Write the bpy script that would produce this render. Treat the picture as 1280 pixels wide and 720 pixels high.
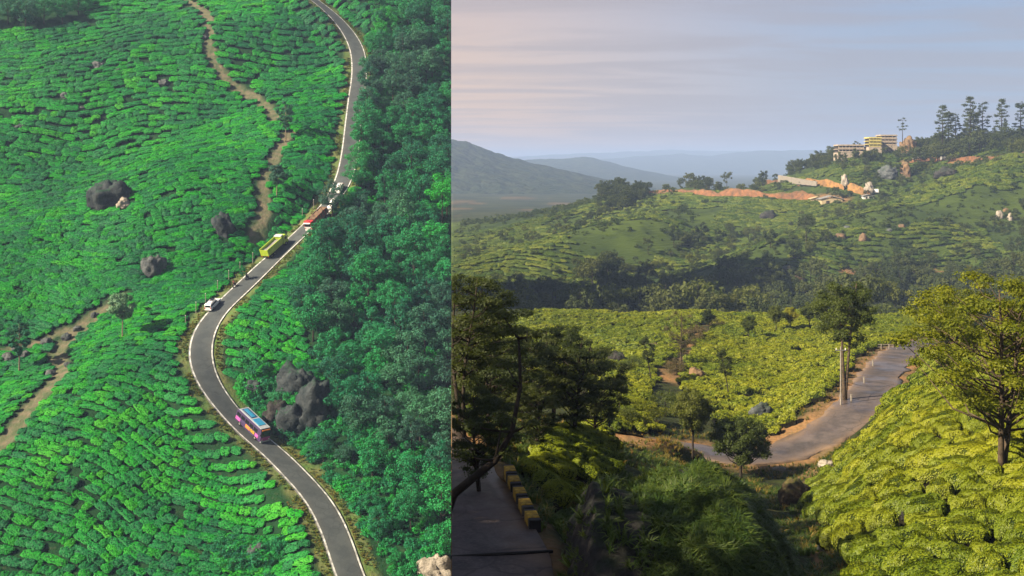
import bpy, bmesh, math, random
import numpy as np
from mathutils import Vector, Matrix, noise as mnoise

for o in list(bpy.data.objects):
    bpy.data.objects.remove(o, do_unlink=True)
SC = bpy.context.scene
COL = SC.collection
R = math.radians

# ------------------------------------------------------------------ camera, sky, sun, exposure
F, HZ, CX = 1400.0, 205.0, 640.0          # focal length, horizon row, centre column (photo pixels)
CUT = (564.0 - CX) / F                     # slope of the straight edge where the two hillsides end
cam_d = bpy.data.cameras.new('camera')
cam = bpy.data.objects.new('camera', cam_d)
COL.objects.link(cam)
cam.location = (0, 0, 0)
cam.rotation_euler = (R(90), 0, 0)
cam_d.sensor_width = 36.0
cam_d.lens = 36.0 * F / 1280.0
cam_d.shift_y = -(360.0 - HZ) / 1280.0
cam_d.clip_start = 0.5
cam_d.clip_end = 60000.0
SC.camera = cam

SUN_EL, SUN_AZ = R(34), R(244)             # azimuth clockwise from +Y
SUN = Vector((math.sin(SUN_AZ) * math.cos(SUN_EL), math.cos(SUN_AZ) * math.cos(SUN_EL), math.sin(SUN_EL)))
sun_d = bpy.data.lights.new('sun', 'SUN')
sun_d.energy = 5.0
sun_d.color = (1.0, 0.83, 0.60)
sun_d.angle = R(0.5)
sun = bpy.data.objects.new('sun', sun_d)
COL.objects.link(sun)
sun.rotation_euler = SUN.to_track_quat('Z', 'Y').to_euler()
sun.location = SUN * 300

world = bpy.data.worlds.new('World')
SC.world = world
world.use_nodes = True
wn, wl = world.node_tree.nodes, world.node_tree.links
wn.clear()


def wnode(t, **k):
    n = wn.new(t)
    for a, b in k.items():
        setattr(n, a, b)
    return n


def wmath(op, a, b=None, c=None, clamp=False):
    n = wn.new('ShaderNodeMath')
    n.operation = op
    n.use_clamp = clamp
    for i, s in enumerate((a, b, c)):
        if s is None:
            continue
        if isinstance(s, (int, float)):
            n.inputs[i].default_value = s
        else:
            wl.new(s, n.inputs[i])
    return n.outputs[0]


sky = wnode('ShaderNodeTexSky', sky_type='NISHITA')
sky.sun_disc = False
sky.sun_elevation = SUN_EL
sky.sun_rotation = SUN_AZ
sky.altitude = 1500
sky.air_density = 1.0
sky.dust_density = 2.0
sky.ozone_density = 1.5
tc = wnode('ShaderNodeTexCoord')
sep = wnode('ShaderNodeSeparateXYZ')
wl.new(tc.outputs['Generated'], sep.inputs[0])
zc = wmath('MAXIMUM', sep.outputs[2], 0.0)
# haze veil: thick at the horizon all the way round, warmer on the sun's side
veil = wmath('POWER', 2.718, wmath('MULTIPLY', zc, -3.6))
side = wmath('ADD', wmath('MULTIPLY', sep.outputs[0], SUN.x), wmath('MULTIPLY', sep.outputs[1], SUN.y))
warm = wnode('ShaderNodeMapRange', interpolation_type='SMOOTHSTEP')
wl.new(side, warm.inputs[0])
warm.inputs[1].default_value = -0.62
warm.inputs[2].default_value = -0.27
vcol = wnode('ShaderNodeMix', data_type='RGBA')
wl.new(warm.outputs[0], vcol.inputs[0])
vcol.inputs[6].default_value = (2.05, 2.35, 3.5, 1)
vcol.inputs[7].default_value = (7.0, 4.1, 2.3, 1)
m1 = wnode('ShaderNodeMix', data_type='RGBA')
wl.new(wmath('MULTIPLY', veil, 0.94), m1.inputs[0])
wl.new(sky.outputs[0], m1.inputs[6])
wl.new(vcol.outputs[2], m1.inputs[7])
# thin high cloud sheets
den = wmath('ADD', zc, 0.06)
cv = wnode('ShaderNodeCombineXYZ')
wl.new(wmath('DIVIDE', sep.outputs[0], den), cv.inputs[0])
wl.new(wmath('DIVIDE', sep.outputs[1], den), cv.inputs[1])
mp = wnode('ShaderNodeMapping')
mp.inputs['Rotation'].default_value = (0, 0, R(-24))
mp.inputs['Scale'].default_value = (0.42, 1.15, 1)
mp.inputs['Location'].default_value = (0.4, 2.1, 0)
wl.new(cv.outputs[0], mp.inputs[0])
nz = wnode('ShaderNodeTexNoise')
nz.inputs['Scale'].default_value = 1.5
nz.inputs['Detail'].default_value = 6
nz.inputs['Roughness'].default_value = 0.55
nz.inputs['Distortion'].default_value = 0.5
wl.new(mp.outputs[0], nz.inputs[0])
cr = wnode('ShaderNodeMapRange', interpolation_type='SMOOTHSTEP')
wl.new(nz.outputs[0], cr.inputs[0])
cr.inputs[1].default_value = 0.40
cr.inputs[2].default_value = 0.60
m2 = wnode('ShaderNodeMix', data_type='RGBA')
wl.new(wmath('MULTIPLY', cr.outputs[0], 0.5), m2.inputs[0])
wl.new(m1.outputs[2], m2.inputs[6])
m2.inputs[7].default_value = (3.05, 2.8, 3.0, 1)
bg = wnode('ShaderNodeBackground')
bg.inputs[1].default_value = 0.05
wl.new(m2.outputs[2], bg.inputs[0])
wo = wnode('ShaderNodeOutputWorld')
wl.new(bg.outputs[0], wo.inputs[0])

SC.view_settings.view_transform = 'Standard'
SC.view_settings.look = 'None'
SC.view_settings.exposure = 1.45
SC.view_settings.gamma = 1.0
SC.view_settings.use_curve_mapping = False
SC.render.engine = 'CYCLES'
cy = SC.cycles
cy.use_denoising = True
cy.max_bounces = 5
cy.diffuse_bounces = 3
cy.glossy_bounces = 2
cy.transmission_bounces = 2
cy.transparent_max_bounces = 6
cy.volume_bounces = 0

# ------------------------------------------------------------------ helpers: noise, pixels, meshes
rng = np.random.default_rng(7)
random.seed(7)


def _hash(ix, iy, s):
    h = (ix.astype(np.int64) * 374761393 + iy.astype(np.int64) * 668265263 + s * 974711) & 0x7fffffff
    h = ((h ^ (h >> 13)) * 1274126177) & 0x7fffffff
    return ((h ^ (h >> 16)) & 0xffff) / 65535.0


def vn(x, y, s=0):
    x = np.asarray(x, float)
    y = np.asarray(y, float)
    ix, iy = np.floor(x), np.floor(y)
    fx, fy = x - ix, y - iy
    fx = fx * fx * fx * (fx * (fx * 6 - 15) + 10)
    fy = fy * fy * fy * (fy * (fy * 6 - 15) + 10)
    a, b = _hash(ix, iy, s), _hash(ix + 1, iy, s)
    c, d = _hash(ix, iy + 1, s), _hash(ix + 1, iy + 1, s)
    return (a + (b - a) * fx) * (1 - fy) + (c + (d - c) * fx) * fy


def fbm(x, y, s=0, o=4):
    t, a, n = 0, 1.0, 0
    for k in range(o):
        t = t + a * (vn(x * 2 ** k, y * 2 ** k, s + k * 17) - 0.5)
        n += a
        a *= 0.5
    return t / n * 2


def sstep(a, b, x):
    t = np.clip((x - a) / (b - a), 0, 1)
    return t * t * (3 - 2 * t)


def to_px(x, y, z):
    return CX + F * x / y, HZ - F * z / y


def in_poly(u, v, poly):
    u = np.asarray(u, float)
    v = np.asarray(v, float)
    r = np.zeros(u.shape, bool)
    n = len(poly)
    for i in range(n):
        x1, y1 = poly[i]
        x2, y2 = poly[(i + 1) % n]
        if y1 == y2:
            continue
        c = ((y1 > v) != (y2 > v)) & (u < (x2 - x1) * (v - y1) / (y2 - y1) + x1)
        r ^= c
    return r


def catmull(pts, step):
    P = [np.array(p, float) for p in pts]
    P = [2 * P[0] - P[1]] + P + [2 * P[-1] - P[-2]]
    out = []
    for i in range(1, len(P) - 2):
        p0, p1, p2, p3 = P[i - 1:i + 3]
        n = max(2, int(np.linalg.norm(p2 - p1) / step))
        for k in range(n):
            t = k / n
            out.append(0.5 * (2 * p1 + (p2 - p0) * t + (2 * p0 - 5 * p1 + 4 * p2 - p3) * t * t + (3 * p1 - p0 - 3 * p2 + p3) * t ** 3))
    out.append(P[-2])
    return np.array(out)


def poly_dist(x, y, line):
    """distance to a polyline (n,2+) and interpolated extra columns"""
    shp = np.shape(x)
    x = np.ravel(x).astype(float)
    y = np.ravel(y).astype(float)
    best = np.full(x.shape, 1e9)
    ext = np.zeros((x.size, line.shape[1] - 2))
    lo, hi = line[:, :2].min(0) - 30, line[:, :2].max(0) + 30
    sel = np.where((x > lo[0]) & (x < hi[0]) & (y > lo[1]) & (y < hi[1]))[0]
    xs, ys = x[sel], y[sel]
    b = np.full(xs.shape, 1e9)
    e = np.zeros((xs.size, ext.shape[1]))
    for i in range(len(line) - 1):
        a, c = line[i], line[i + 1]
        d = c[:2] - a[:2]
        L = d @ d + 1e-9
        t = np.clip(((xs - a[0]) * d[0] + (ys - a[1]) * d[1]) / L, 0, 1)
        dd = np.hypot(xs - a[0] - t * d[0], ys - a[1] - t * d[1])
        m = dd < b
        b[m] = dd[m]
        if ext.shape[1]:
            e[m] = a[2:] + t[m, None] * (c[2:] - a[2:])
    best[sel] = b
    ext[sel] = e
    return best.reshape(shp), ext.reshape(shp + (-1,))


def mesh_np(name, V, quads=None, tris=None, smooth=True, attrs=None):
    me = bpy.data.meshes.new(name)
    V = np.asarray(V, np.float32)
    me.vertices.add(len(V))
    me.vertices.foreach_set('co', V.ravel())
    q = np.zeros((0, 4), np.int32) if quads is None else np.asarray(quads, np.int32).reshape(-1, 4)
    t = np.zeros((0, 3), np.int32) if tris is None else np.asarray(tris, np.int32).reshape(-1, 3)
    me.loops.add(q.size + t.size)
    me.loops.foreach_set('vertex_index', np.concatenate([q.ravel(), t.ravel()]))
    me.polygons.add(len(q) + len(t))
    st = np.concatenate([np.arange(len(q)) * 4, q.size + np.arange(len(t)) * 3]).astype(np.int32)
    me.polygons.foreach_set('loop_start', st)
    me.polygons.foreach_set('use_smooth', np.full(len(q) + len(t), smooth))
    me.update(calc_edges=True)
    for k, a in (attrs or {}).items():
        at = me.attributes.new(k, 'FLOAT', 'POINT')
        at.data.foreach_set('value', np.asarray(a, np.float32).ravel())
    return me


class Acc:
    """collects shapes for one mesh object"""

    def __init__(s):
        s.v, s.f = [], []

    def add(s, v, f):
        n = len(s.v)
        s.v += [tuple(p) for p in v]
        s.f += [tuple(i + n for i in q) for q in f]
        return s

    def box(s, c, d, rz=0.0):
        M = Matrix.Translation(c) @ Matrix.Rotation(rz, 4, 'Z')
        v = [M @ Vector((sx * d[0] / 2, sy * d[1] / 2, sz * d[2] / 2)) for sz in (-1, 1) for sy in (-1, 1) for sx in (-1, 1)]
        return s.add(v, [(0, 2, 3, 1), (4, 5, 7, 6), (0, 1, 5, 4), (2, 6, 7, 3), (0, 4, 6, 2), (1, 3, 7, 5)])

    def prism(s, prof, y0, y1):
        """side profile [(x,z)...] extruded across y"""
        n = len(prof)
        v = [(x, y0, z) for x, z in prof] + [(x, y1, z) for x, z in prof]
        f = [tuple(range(n))[::-1], tuple(range(n, 2 * n))]
        f += [(i, (i + 1) % n, n + (i + 1) % n, n + i) for i in range(n)]
        return s.add(v, f)

    def cyl(s, a, b, r0, r1=None, n=10):
        a, b = Vector(a), Vector(b)
        r1 = r0 if r1 is None else r1
        q = (b - a).to_track_quat('Z', 'Y')
        v = []
        for c, r in ((a, r0), (b, r1)):
            v += [c + q @ Vector((math.cos(t * math.tau / n) * r, math.sin(t * math.tau / n) * r, 0)) for t in range(n)]
        f = [(i, (i + 1) % n, n + (i + 1) % n, n + i) for i in range(n)] + [tuple(range(n))[::-1], tuple(range(n, 2 * n))]
        return s.add(v, f)

    def tube(s, pts, rad, n=6):
        pts = [Vector(p) for p in pts]
        base = len(s.v)
        for i, p in enumerate(pts):
            d = (pts[min(i + 1, len(pts) - 1)] - pts[max(i - 1, 0)])
            q = d.to_track_quat('Z', 'Y') if d.length > 1e-6 else Vector((0, 0, 1)).to_track_quat('Z', 'Y')
            s.v += [tuple(p + q @ Vector((math.cos(t * math.tau / n) * rad[i], math.sin(t * math.tau / n) * rad[i], 0))) for t in range(n)]
        for i in range(len(pts) - 1):
            for t in range(n):
                a, b = base + i * n + t, base + i * n + (t + 1) % n
                s.f.append((a, b, b + n, a + n))
        s.f.append(tuple(base + t for t in range(n))[::-1])
        s.f.append(tuple(base + (len(pts) - 1) * n + t for t in range(n)))
        return s

    def mesh(s, name, bevel=0.0, smooth=False):
        me = bpy.data.meshes.new(name)
        me.from_pydata(s.v, [], s.f)
        if bevel:
            bm = bmesh.new()
            bm.from_mesh(me)
            bmesh.ops.bevel(bm, geom=bm.edges[:], offset=bevel, segments=2, affect='EDGES', profile=0.6, clamp_overlap=True)
            bm.to_mesh(me)
            bm.free()
        if smooth or bevel:
            me.polygons.foreach_set('use_smooth', [smooth] * len(me.polygons))
        me.update()
        return me


def tag(o, label=None, cat=None, group=None, kind=None):
    if label:
        o['label'] = label
    if cat:
        o['category'] = cat
    if group:
        o['group'] = group
    if kind:
        o['kind'] = kind
    return o


def link(name, me, mat, parent=None, col=None):
    o = bpy.data.objects.new(name, me)
    if mat is not None and me is not None and len(me.materials) == 0:
        me.materials.append(mat)
    (col or COL).objects.link(o)
    o.parent = parent
    return o


def empty(name, mat4):
    o = bpy.data.objects.new(name, None)
    o.empty_display_size = 0.3
    COL.objects.link(o)
    o.matrix_world = mat4
    return o


def dup(root, M, label=None, group=None):
    r = root.copy()
    COL.objects.link(r)
    r.matrix_world = M
    if label:
        r['label'] = label
    if group:
        r['group'] = group
    for ch in root.children:
        c = ch.copy()
        COL.objects.link(c)
        c.parent = r
        for g in ch.children:
            d = g.copy()
            COL.objects.link(d)
            d.parent = c
    return r


# ------------------------------------------------------------------ materials
def mat_new(name):
    m = bpy.data.materials.new(name)
    m.use_nodes = True
    nt = m.node_tree
    return m, nt, nt.nodes['Principled BSDF'], nt.nodes['Material Output']


def N(nt, t, **k):
    n = nt.nodes.new(t)
    for a, b in k.items():
        setattr(n, a, b)
    return n


def noise_fac(nt, scale, detail=4, coord='Object', lo=0.35, hi=0.65, rough=0.55):
    if coord == 'Geo':
        src = N(nt, 'ShaderNodeNewGeometry').outputs['Position']
    else:
        src = N(nt, 'ShaderNodeTexCoord').outputs[coord]
    t = N(nt, 'ShaderNodeTexNoise')
    t.inputs['Scale'].default_value = scale
    t.inputs['Detail'].default_value = detail
    t.inputs['Roughness'].default_value = rough
    nt.links.new(src, t.inputs['Vector'])
    r = N(nt, 'ShaderNodeMapRange')
    r.inputs[1].default_value = lo
    r.inputs[2].default_value = hi
    nt.links.new(t.outputs[0], r.inputs[0])
    return r.outputs[0]


def mix(nt, fac, a, b, mode='MIX'):
    n = N(nt, 'ShaderNodeMix', data_type='RGBA', blend_type=mode)
    for s, i in ((fac, 0), (a, 6), (b, 7)):
        if isinstance(s, (int, float)):
            n.inputs[i].default_value = s
        elif isinstance(s, tuple):
            n.inputs[i].default_value = s + (1,) if len(s) == 3 else s
        else:
            nt.links.new(s, n.inputs[i])
    return n.outputs[2]


def fmul(nt, a, b, op='MULTIPLY'):
    n = N(nt, 'ShaderNodeMath', operation=op, use_clamp=True)
    for i, s in enumerate((a, b)):
        if isinstance(s, (int, float)):
            n.inputs[i].default_value = s
        else:
            nt.links.new(s, n.inputs[i])
    return n.outputs[0]


def bump(nt, bsdf, h, strength=0.5, dist=0.1):
    b = N(nt, 'ShaderNodeBump')
    b.inputs['Strength'].default_value = strength
    b.inputs['Distance'].default_value = dist
    nt.links.new(h, b.inputs['Height'])
    nt.links.new(b.outputs[0], bsdf.inputs['Normal'])


def attr(nt, name):
    return N(nt, 'ShaderNodeAttribute', attribute_name=name).outputs['Fac']


def leaf_mat(name, c1, c2, c3=None, transl=0.35, rnd=0.7, rough=0.5, patch=0.12, grain=0.0, vary=1.0):
    """foliage: per-leaf and per-plant variation, light passing through"""
    m, nt, b, out = mat_new(name)
    g = N(nt, 'ShaderNodeNewGeometry')
    oi = N(nt, 'ShaderNodeObjectInfo')
    col = mix(nt, fmul(nt, g.outputs['Random Per Island'], rnd), c1, c2)
    nf = noise_fac(nt, patch, 3, 'Geo', 0.38, 0.62)
    col = mix(nt, fmul(nt, nf, 0.65), col, c3 or c2)
    if grain:
        gf_ = noise_fac(nt, grain, 5, 'Geo', 0.35, 0.65, 0.7)
        col = mix(nt, fmul(nt, gf_, 0.6), col, tuple(c * 0.4 for c in c2))
        bump(nt, b, noise_fac(nt, grain * 0.8, 6, 'Geo', 0.2, 0.8, 0.7), 0.9, 1.1 / grain)
    hs = N(nt, 'ShaderNodeHueSaturation')
    mr = N(nt, 'ShaderNodeMapRange')
    nt.links.new(oi.outputs['Random'], mr.inputs[0])
    mr.inputs[3].default_value = 1 - 0.38 * vary
    mr.inputs[4].default_value = 1 + 0.3 * vary
    nt.links.new(mr.outputs[0], hs.inputs['Value'])
    mr2 = N(nt, 'ShaderNodeMapRange')
    nt.links.new(oi.outputs['Random'], mr2.inputs[0])
    mr2.inputs[3].default_value = 0.5 + 0.025 * vary
    mr2.inputs[4].default_value = 0.5 - 0.025 * vary
    nt.links.new(mr2.outputs[0], hs.inputs['Hue'])
    nt.links.new(col, hs.inputs['Color'])
    nt.links.new(hs.outputs[0], b.inputs['Base Color'])
    b.inputs['Roughness'].default_value = rough
    b.inputs['Specular IOR Level'].default_value = 0.25
    if transl:
        tr = N(nt, 'ShaderNodeBsdfTranslucent')
        nt.links.new(mix(nt, 0.35, hs.outputs[0], (0.3, 0.4, 0.02)), tr.inputs[0])
        mx = N(nt, 'ShaderNodeMixShader')
        mx.inputs[0].default_value = transl
        nt.links.new(b.outputs[0], mx.inputs[1])
        nt.links.new(tr.outputs[0], mx.inputs[2])
        nt.links.new(mx.outputs[0], out.inputs[0])
    return m


def plain(name, col, rough=0.5, metal=0.0, var=0.25, scale=3.0, spec=0.5, coat=0.0):
    m, nt, b, out = mat_new(name)
    d = tuple(c * (1 - var) for c in col)
    nt.links.new(mix(nt, noise_fac(nt, scale, 5), col, d), b.inputs['Base Color'])
    b.inputs['Roughness'].default_value = rough
    b.inputs['Metallic'].default_value = metal
    b.inputs['Specular IOR Level'].default_value = spec
    b.inputs['Coat Weight'].default_value = coat
    return m


def rock_mat(name, a, b2, moss, moss_amt=0.5, sc=0.6):
    m, nt, b, out = mat_new(name)
    f = noise_fac(nt, sc, 8, 'Geo', 0.35, 0.65, 0.65)
    col = mix(nt, f, a, b2)
    st = noise_fac(nt, sc * 4, 6, 'Geo', 0.5, 0.7, 0.7)
    col = mix(nt, fmul(nt, st, 0.6), col, tuple(c * 0.3 for c in a))
    g = N(nt, 'ShaderNodeNewGeometry')
    sp = N(nt, 'ShaderNodeSeparateXYZ')
    nt.links.new(g.outputs['Normal'], sp.inputs[0])
    up = N(nt, 'ShaderNodeMapRange')
    up.inputs[1].default_value = 0.45
    up.inputs[2].default_value = 0.95
    nt.links.new(sp.outputs[2], up.inputs[0])
    mf = fmul(nt, up.outputs[0], noise_fac(nt, sc * 1.7, 5, 'Geo', 0.4, 0.6))
    col = mix(nt, fmul(nt, mf, moss_amt), col, moss)
    nt.links.new(col, b.inputs['Base Color'])
    b.inputs['Roughness'].default_value = 0.9
    b.inputs['Specular IOR Level'].default_value = 0.2
    bump(nt, b, noise_fac(nt, sc * 3, 10, 'Geo', 0.2, 0.8, 0.7), 0.8, 0.35)
    return m


M = {}
M['tea_l'] = leaf_mat('tea_leaf_deep', (0.003, 0.22, 0.032), (0.001, 0.105, 0.034), (0.016, 0.36, 0.016), 0.12, 1.0, 0.6, 0.035)  # third colour: broad bright patches that paint sunlit crests into the leaves
M['tea_r'] = leaf_mat('tea_leaf_bright', (0.185, 0.235, 0.009), (0.045, 0.085, 0.006), (0.25, 0.27, 0.010), 0.22, 1.0, 0.5, 0.05, 0.0, 0.5)
M['tea_shade_l'] = leaf_mat('tea_inner_shade_deep', (0.002, 0.085, 0.020), (0.001, 0.05, 0.016), None, 0, 0.6, 0.8, 0.5, 3.0)  # bush body under the leaves: inner shade put into the colour
M['tea_shade_r'] = leaf_mat('tea_inner_shade', (0.055, 0.085, 0.006), (0.03, 0.055, 0.005), None, 0, 0.6, 0.8, 0.5, 9.0)  # same painted inner shade for the valley bushes
M['forest_l'] = leaf_mat('forest_leaf_cool', (0.007, 0.20, 0.080), (0.003, 0.085, 0.050), (0.012, 0.235, 0.070), 0.2, 0.8, 0.6, 0.05)
M['forest_grey'] = leaf_mat('forest_leaf_grey', (0.030, 0.150, 0.095), (0.012, 0.065, 0.046), (0.04, 0.16, 0.085), 0.2, 0.8, 0.6, 0.05)
M['forest_lime'] = leaf_mat('forest_leaf_fresh', (0.014, 0.29, 0.07), (0.006, 0.14, 0.05), (0.016, 0.33, 0.06), 0.25, 0.8, 0.6, 0.05)
M['silver'] = leaf_mat('silver_oak_leaf', (0.22, 0.36, 0.24), (0.02, 0.11, 0.05), (0.05, 0.14, 0.06), 0.2, 0.9, 0.5, 0.3)
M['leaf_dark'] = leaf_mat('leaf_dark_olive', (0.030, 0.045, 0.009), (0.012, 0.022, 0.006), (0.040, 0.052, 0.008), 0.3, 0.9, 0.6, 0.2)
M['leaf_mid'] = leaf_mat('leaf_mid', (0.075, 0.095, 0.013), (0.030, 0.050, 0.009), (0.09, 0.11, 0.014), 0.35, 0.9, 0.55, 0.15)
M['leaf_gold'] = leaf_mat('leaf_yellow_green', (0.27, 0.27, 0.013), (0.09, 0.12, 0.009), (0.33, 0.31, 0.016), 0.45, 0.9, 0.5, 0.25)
M['leaf_brown'] = leaf_mat('leaf_dry_brown', (0.095, 0.075, 0.028), (0.045, 0.045, 0.014), (0.10, 0.08, 0.04), 0.3, 0.9, 0.6, 0.3)
M['tea_f'] = leaf_mat('tea_leaf_far', (0.085, 0.135, 0.012), (0.030, 0.058, 0.009), (0.115, 0.16, 0.013), 0.15, 0.9, 0.6, 0.012)
M['far_leaf'] = leaf_mat('far_leaf', (0.042, 0.060, 0.013), (0.018, 0.030, 0.008), (0.055, 0.072, 0.013), 0.2, 0.8, 0.7, 0.02)
M['far_shrub'] = leaf_mat('far_shrub_leaf', (0.045, 0.075, 0.011), (0.020, 0.040, 0.008), (0.06, 0.085, 0.012), 0.2, 0.8, 0.7, 0.02)
M['grass'] = leaf_mat('grass_blade', (0.055, 0.105, 0.018), (0.022, 0.052, 0.010), (0.085, 0.125, 0.022), 0.35, 0.8, 0.5, 0.4)
M['verge_grass'] = leaf_mat('verge_grass_blade', (0.15, 0.22, 0.035), (0.07, 0.13, 0.02), (0.30, 0.27, 0.07), 0.3, 0.9, 0.6, 0.4)
M['dry_grass'] = leaf_mat('dry_grass_blade', (0.22, 0.17, 0.035), (0.12, 0.11, 0.025), (0.26, 0.16, 0.03), 0.3, 0.8, 0.6, 0.4)
M['stem'] = plain('tea_stem', (0.022, 0.020, 0.012), 0.95, 0, 0.6, 6, 0.1)  # brown stems, coloured this dark to stand in for shaded bush sides
M['bark'] = plain('bark', (0.10, 0.075, 0.05), 0.9, 0, 0.6, 4, 0.2)
M['bark_dark'] = plain('bark_dark', (0.04, 0.032, 0.024), 0.9, 0, 0.5, 4, 0.2)
M['bark_pale'] = plain('bark_pale', (0.26, 0.20, 0.14), 0.85, 0, 0.6, 3, 0.2)
M['rock'] = rock_mat('granite', (0.13, 0.14, 0.145), (0.040, 0.050, 0.055), (0.03, 0.06, 0.015), 0.7)
M['rock_pale'] = rock_mat('granite_pale', (0.42, 0.38, 0.32), (0.20, 0.18, 0.15), (0.10, 0.10, 0.04), 0.4, 0.8)
M['rock_dark'] = rock_mat('granite_dark', (0.055, 0.052, 0.05), (0.028, 0.028, 0.028), (0.02, 0.045, 0.012), 0.8, 0.9)
M['rock_warm'] = rock_mat('laterite_rock', (0.22, 0.14, 0.075), (0.12, 0.085, 0.055), (0.05, 0.07, 0.02), 0.6, 0.3)
M['rock_moss'] = rock_mat('mossy_boulder', (0.12, 0.085, 0.045), (0.05, 0.045, 0.03), (0.10, 0.11, 0.02), 0.9, 0.9)
M['rock_cold'] = rock_mat('granite_blue', (0.055, 0.065, 0.070), (0.016, 0.026, 0.030), (0.008, 0.06, 0.02), 0.8, 0.5)


def asphalt(name, a, patch, wear=0.5, dusty=(0.2, 0.15, 0.1), wet=0.85):
    m, nt, b, out = mat_new(name)
    col = mix(nt, noise_fac(nt, 0.35, 7, 'Geo', 0.42, 0.58, 0.65), a, patch)
    col = mix(nt, fmul(nt, noise_fac(nt, 9, 4, 'Geo', 0.45, 0.75), 0.35), col, tuple(c * 1.8 for c in a))
    e = attr(nt, 'edge')
    col = mix(nt, fmul(nt, fmul(nt, e, noise_fac(nt, 0.7, 6, 'Geo', 0.3, 0.6)), wear), col, dusty)
    nt.links.new(col, b.inputs['Base Color'])
    rr = N(nt, 'ShaderNodeMapRange')
    rr.inputs[3].default_value = 0.85
    rr.inputs[4].default_value = wet
    nt.links.new(noise_fac(nt, 0.22, 5, 'Geo', 0.45, 0.6), rr.inputs[0])
    nt.links.new(rr.outputs[0], b.inputs['Roughness'])
    b.inputs['Specular IOR Level'].default_value = 0.4
    # cracks and old repairs
    vo = N(nt, 'ShaderNodeTexVoronoi', feature='DISTANCE_TO_EDGE')
    vo.inputs['Scale'].default_value = 0.45
    ws = N(nt, 'ShaderNodeVectorMath', operation='ADD')
    nz_ = N(nt, 'ShaderNodeTexNoise')
    nz_.inputs['Scale'].default_value = 0.8
    nz_.inputs['Detail'].default_value = 4
    nt.links.new(N(nt, 'ShaderNodeNewGeometry').outputs['Position'], nz_.inputs['Vector'])
    nt.links.new(N(nt, 'ShaderNodeNewGeometry').outputs['Position'], ws.inputs[0])
    nt.links.new(nz_.outputs['Color'], ws.inputs[1])
    nt.links.new(ws.outputs[0], vo.inputs['Vector'])
    ck = N(nt, 'ShaderNodeMapRange')
    ck.inputs[1].default_value = 0.012
    ck.inputs[2].default_value = 0.03
    ck.inputs[3].default_value = 0.55
    ck.inputs[4].default_value = 0.0
    nt.links.new(vo.outputs['Distance'], ck.inputs[0])
    col = mix(nt, fmul(nt, ck.outputs[0], noise_fac(nt, 0.12, 3, 'Geo', 0.45, 0.6)), col, tuple(c * 0.35 for c in a))
    nt.links.new(col, b.inputs['Base Color'])
    bump(nt, b, noise_fac(nt, 14, 6, 'Geo', 0.2, 0.8), 0.35, 0.03)
    return m


M['road_l'] = asphalt('asphalt_smooth', (0.052, 0.063, 0.066), (0.034, 0.043, 0.047), 0.35, (0.17, 0.15, 0.11))
M['road_r'] = asphalt('asphalt_worn', (0.090, 0.074, 0.070), (0.038, 0.034, 0.035), 1.0, (0.20, 0.135, 0.085), 0.32)
M['line'] = plain('road_paint', (0.66, 0.68, 0.66), 0.7, 0, 0.7, 0.9, 0.3)
# ------------------------------------------------------------------ terrain: the steep tea hillside
def L_base(x, y):
    d = y - 190.0
    z = -69.9 + 0.5 * d + 0.000533 * d * np.abs(d) * (d > 0) + np.where(d < 0, 0.1 * d, 0)
    # rounds off into a crest above the frame
    k = np.clip(y - 424.0 + 15 * sstep(-58, -36, x), 0, None)
    z = z - 2.4 * (np.sqrt(k * k + 144) - 12)
    z = z + 5.0 * fbm(x / 85 + 3, y / 110 + 1, 11, 3) + 1.4 * fbm(x / 22, y / 26, 23, 2)
    # long folds that run up the slope towards the right
    s = (x + 95) * 0.62 - (y - 235) * 0.78
    z = z + 3.2 * np.sin(s / 11.5 + 2.2 * fbm(x / 120, y / 120, 5, 2)) * sstep(-10, -50, x - CUT * y)
    return z


def hit(fn, u, v, y0=100.0, y1=620.0, st=0.4):
    Y = np.arange(y0, y1, st)
    X = (u - CX) / F * Y
    Z = -(v - HZ) / F * Y
    g = fn(X, Y)
    i = np.argmax(g >= Z)
    if g[i] < Z[i]:
        i = len(Y) - 1
    return np.array([X[i], Y[i], g[i]])


ROAD_PX = [(452, 756), (437, 720), (418, 665), (398, 628), (372, 597), (340, 565), (310, 540), (280, 508), (259, 477),
           (250, 448), (253, 422), (266, 398), (286, 377), (308, 356), (338, 327), (368, 300), (398, 272), (416, 250),
           (430, 225), (437, 195), (441, 160), (445, 125), (449, 92), (446, 62), (432, 37), (410, 14), (384, -6), (350, -30)]
road_c = catmull([hit(L_base, u, v) for u, v in ROAD_PX], 1.2)
for _ in range(14):
    road_c[1:-1] = (road_c[:-2] + 2 * road_c[1:-1] + road_c[2:]) / 4
HW = 2.6


def L(x, y):
    z = L_base(x, y)
    d, e = poly_dist(x, y, road_c)
    w = 1 - sstep(4.4, 10.0, d)
    return z * (1 - w) + e[..., 0] * w


PATHS = [[(228, -10), (245, 8), (262, 28), (262, 60), (281, 97), (310, 118), (332, 133), (345, 148)],
         [(360, 168), (342, 200), (328, 235), (330, 262), (318, 300)],
         [(150, 372), (118, 395), (92, 418), (72, 440), (76, 462), (64, 482), (40, 505), (12, 545), (-10, 560)],
         [(0, 440), (40, 430), (85, 412)]]
path_c = [catmull([hit(L, u, v) for u, v in p], 1.5) for p in PATHS]
PATHW = [1.6, 1.5, 1.7, 0.9]
FOREST = [(440, -60), (462, 20), (478, 45), (470, 75), (458, 110), (456, 150), (438, 175), (436, 225), (428, 265), (402, 300),
          (392, 355), (376, 400), (380, 440), (402, 470), (405, 530), (385, 560), (398, 600), (440, 655), (470, 740), (700, 740), (700, -60)]
FOREST2 = [(-200, -80), (-200, 50), (20, 38), (75, 34), (110, 22), (128, -80)]

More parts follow.
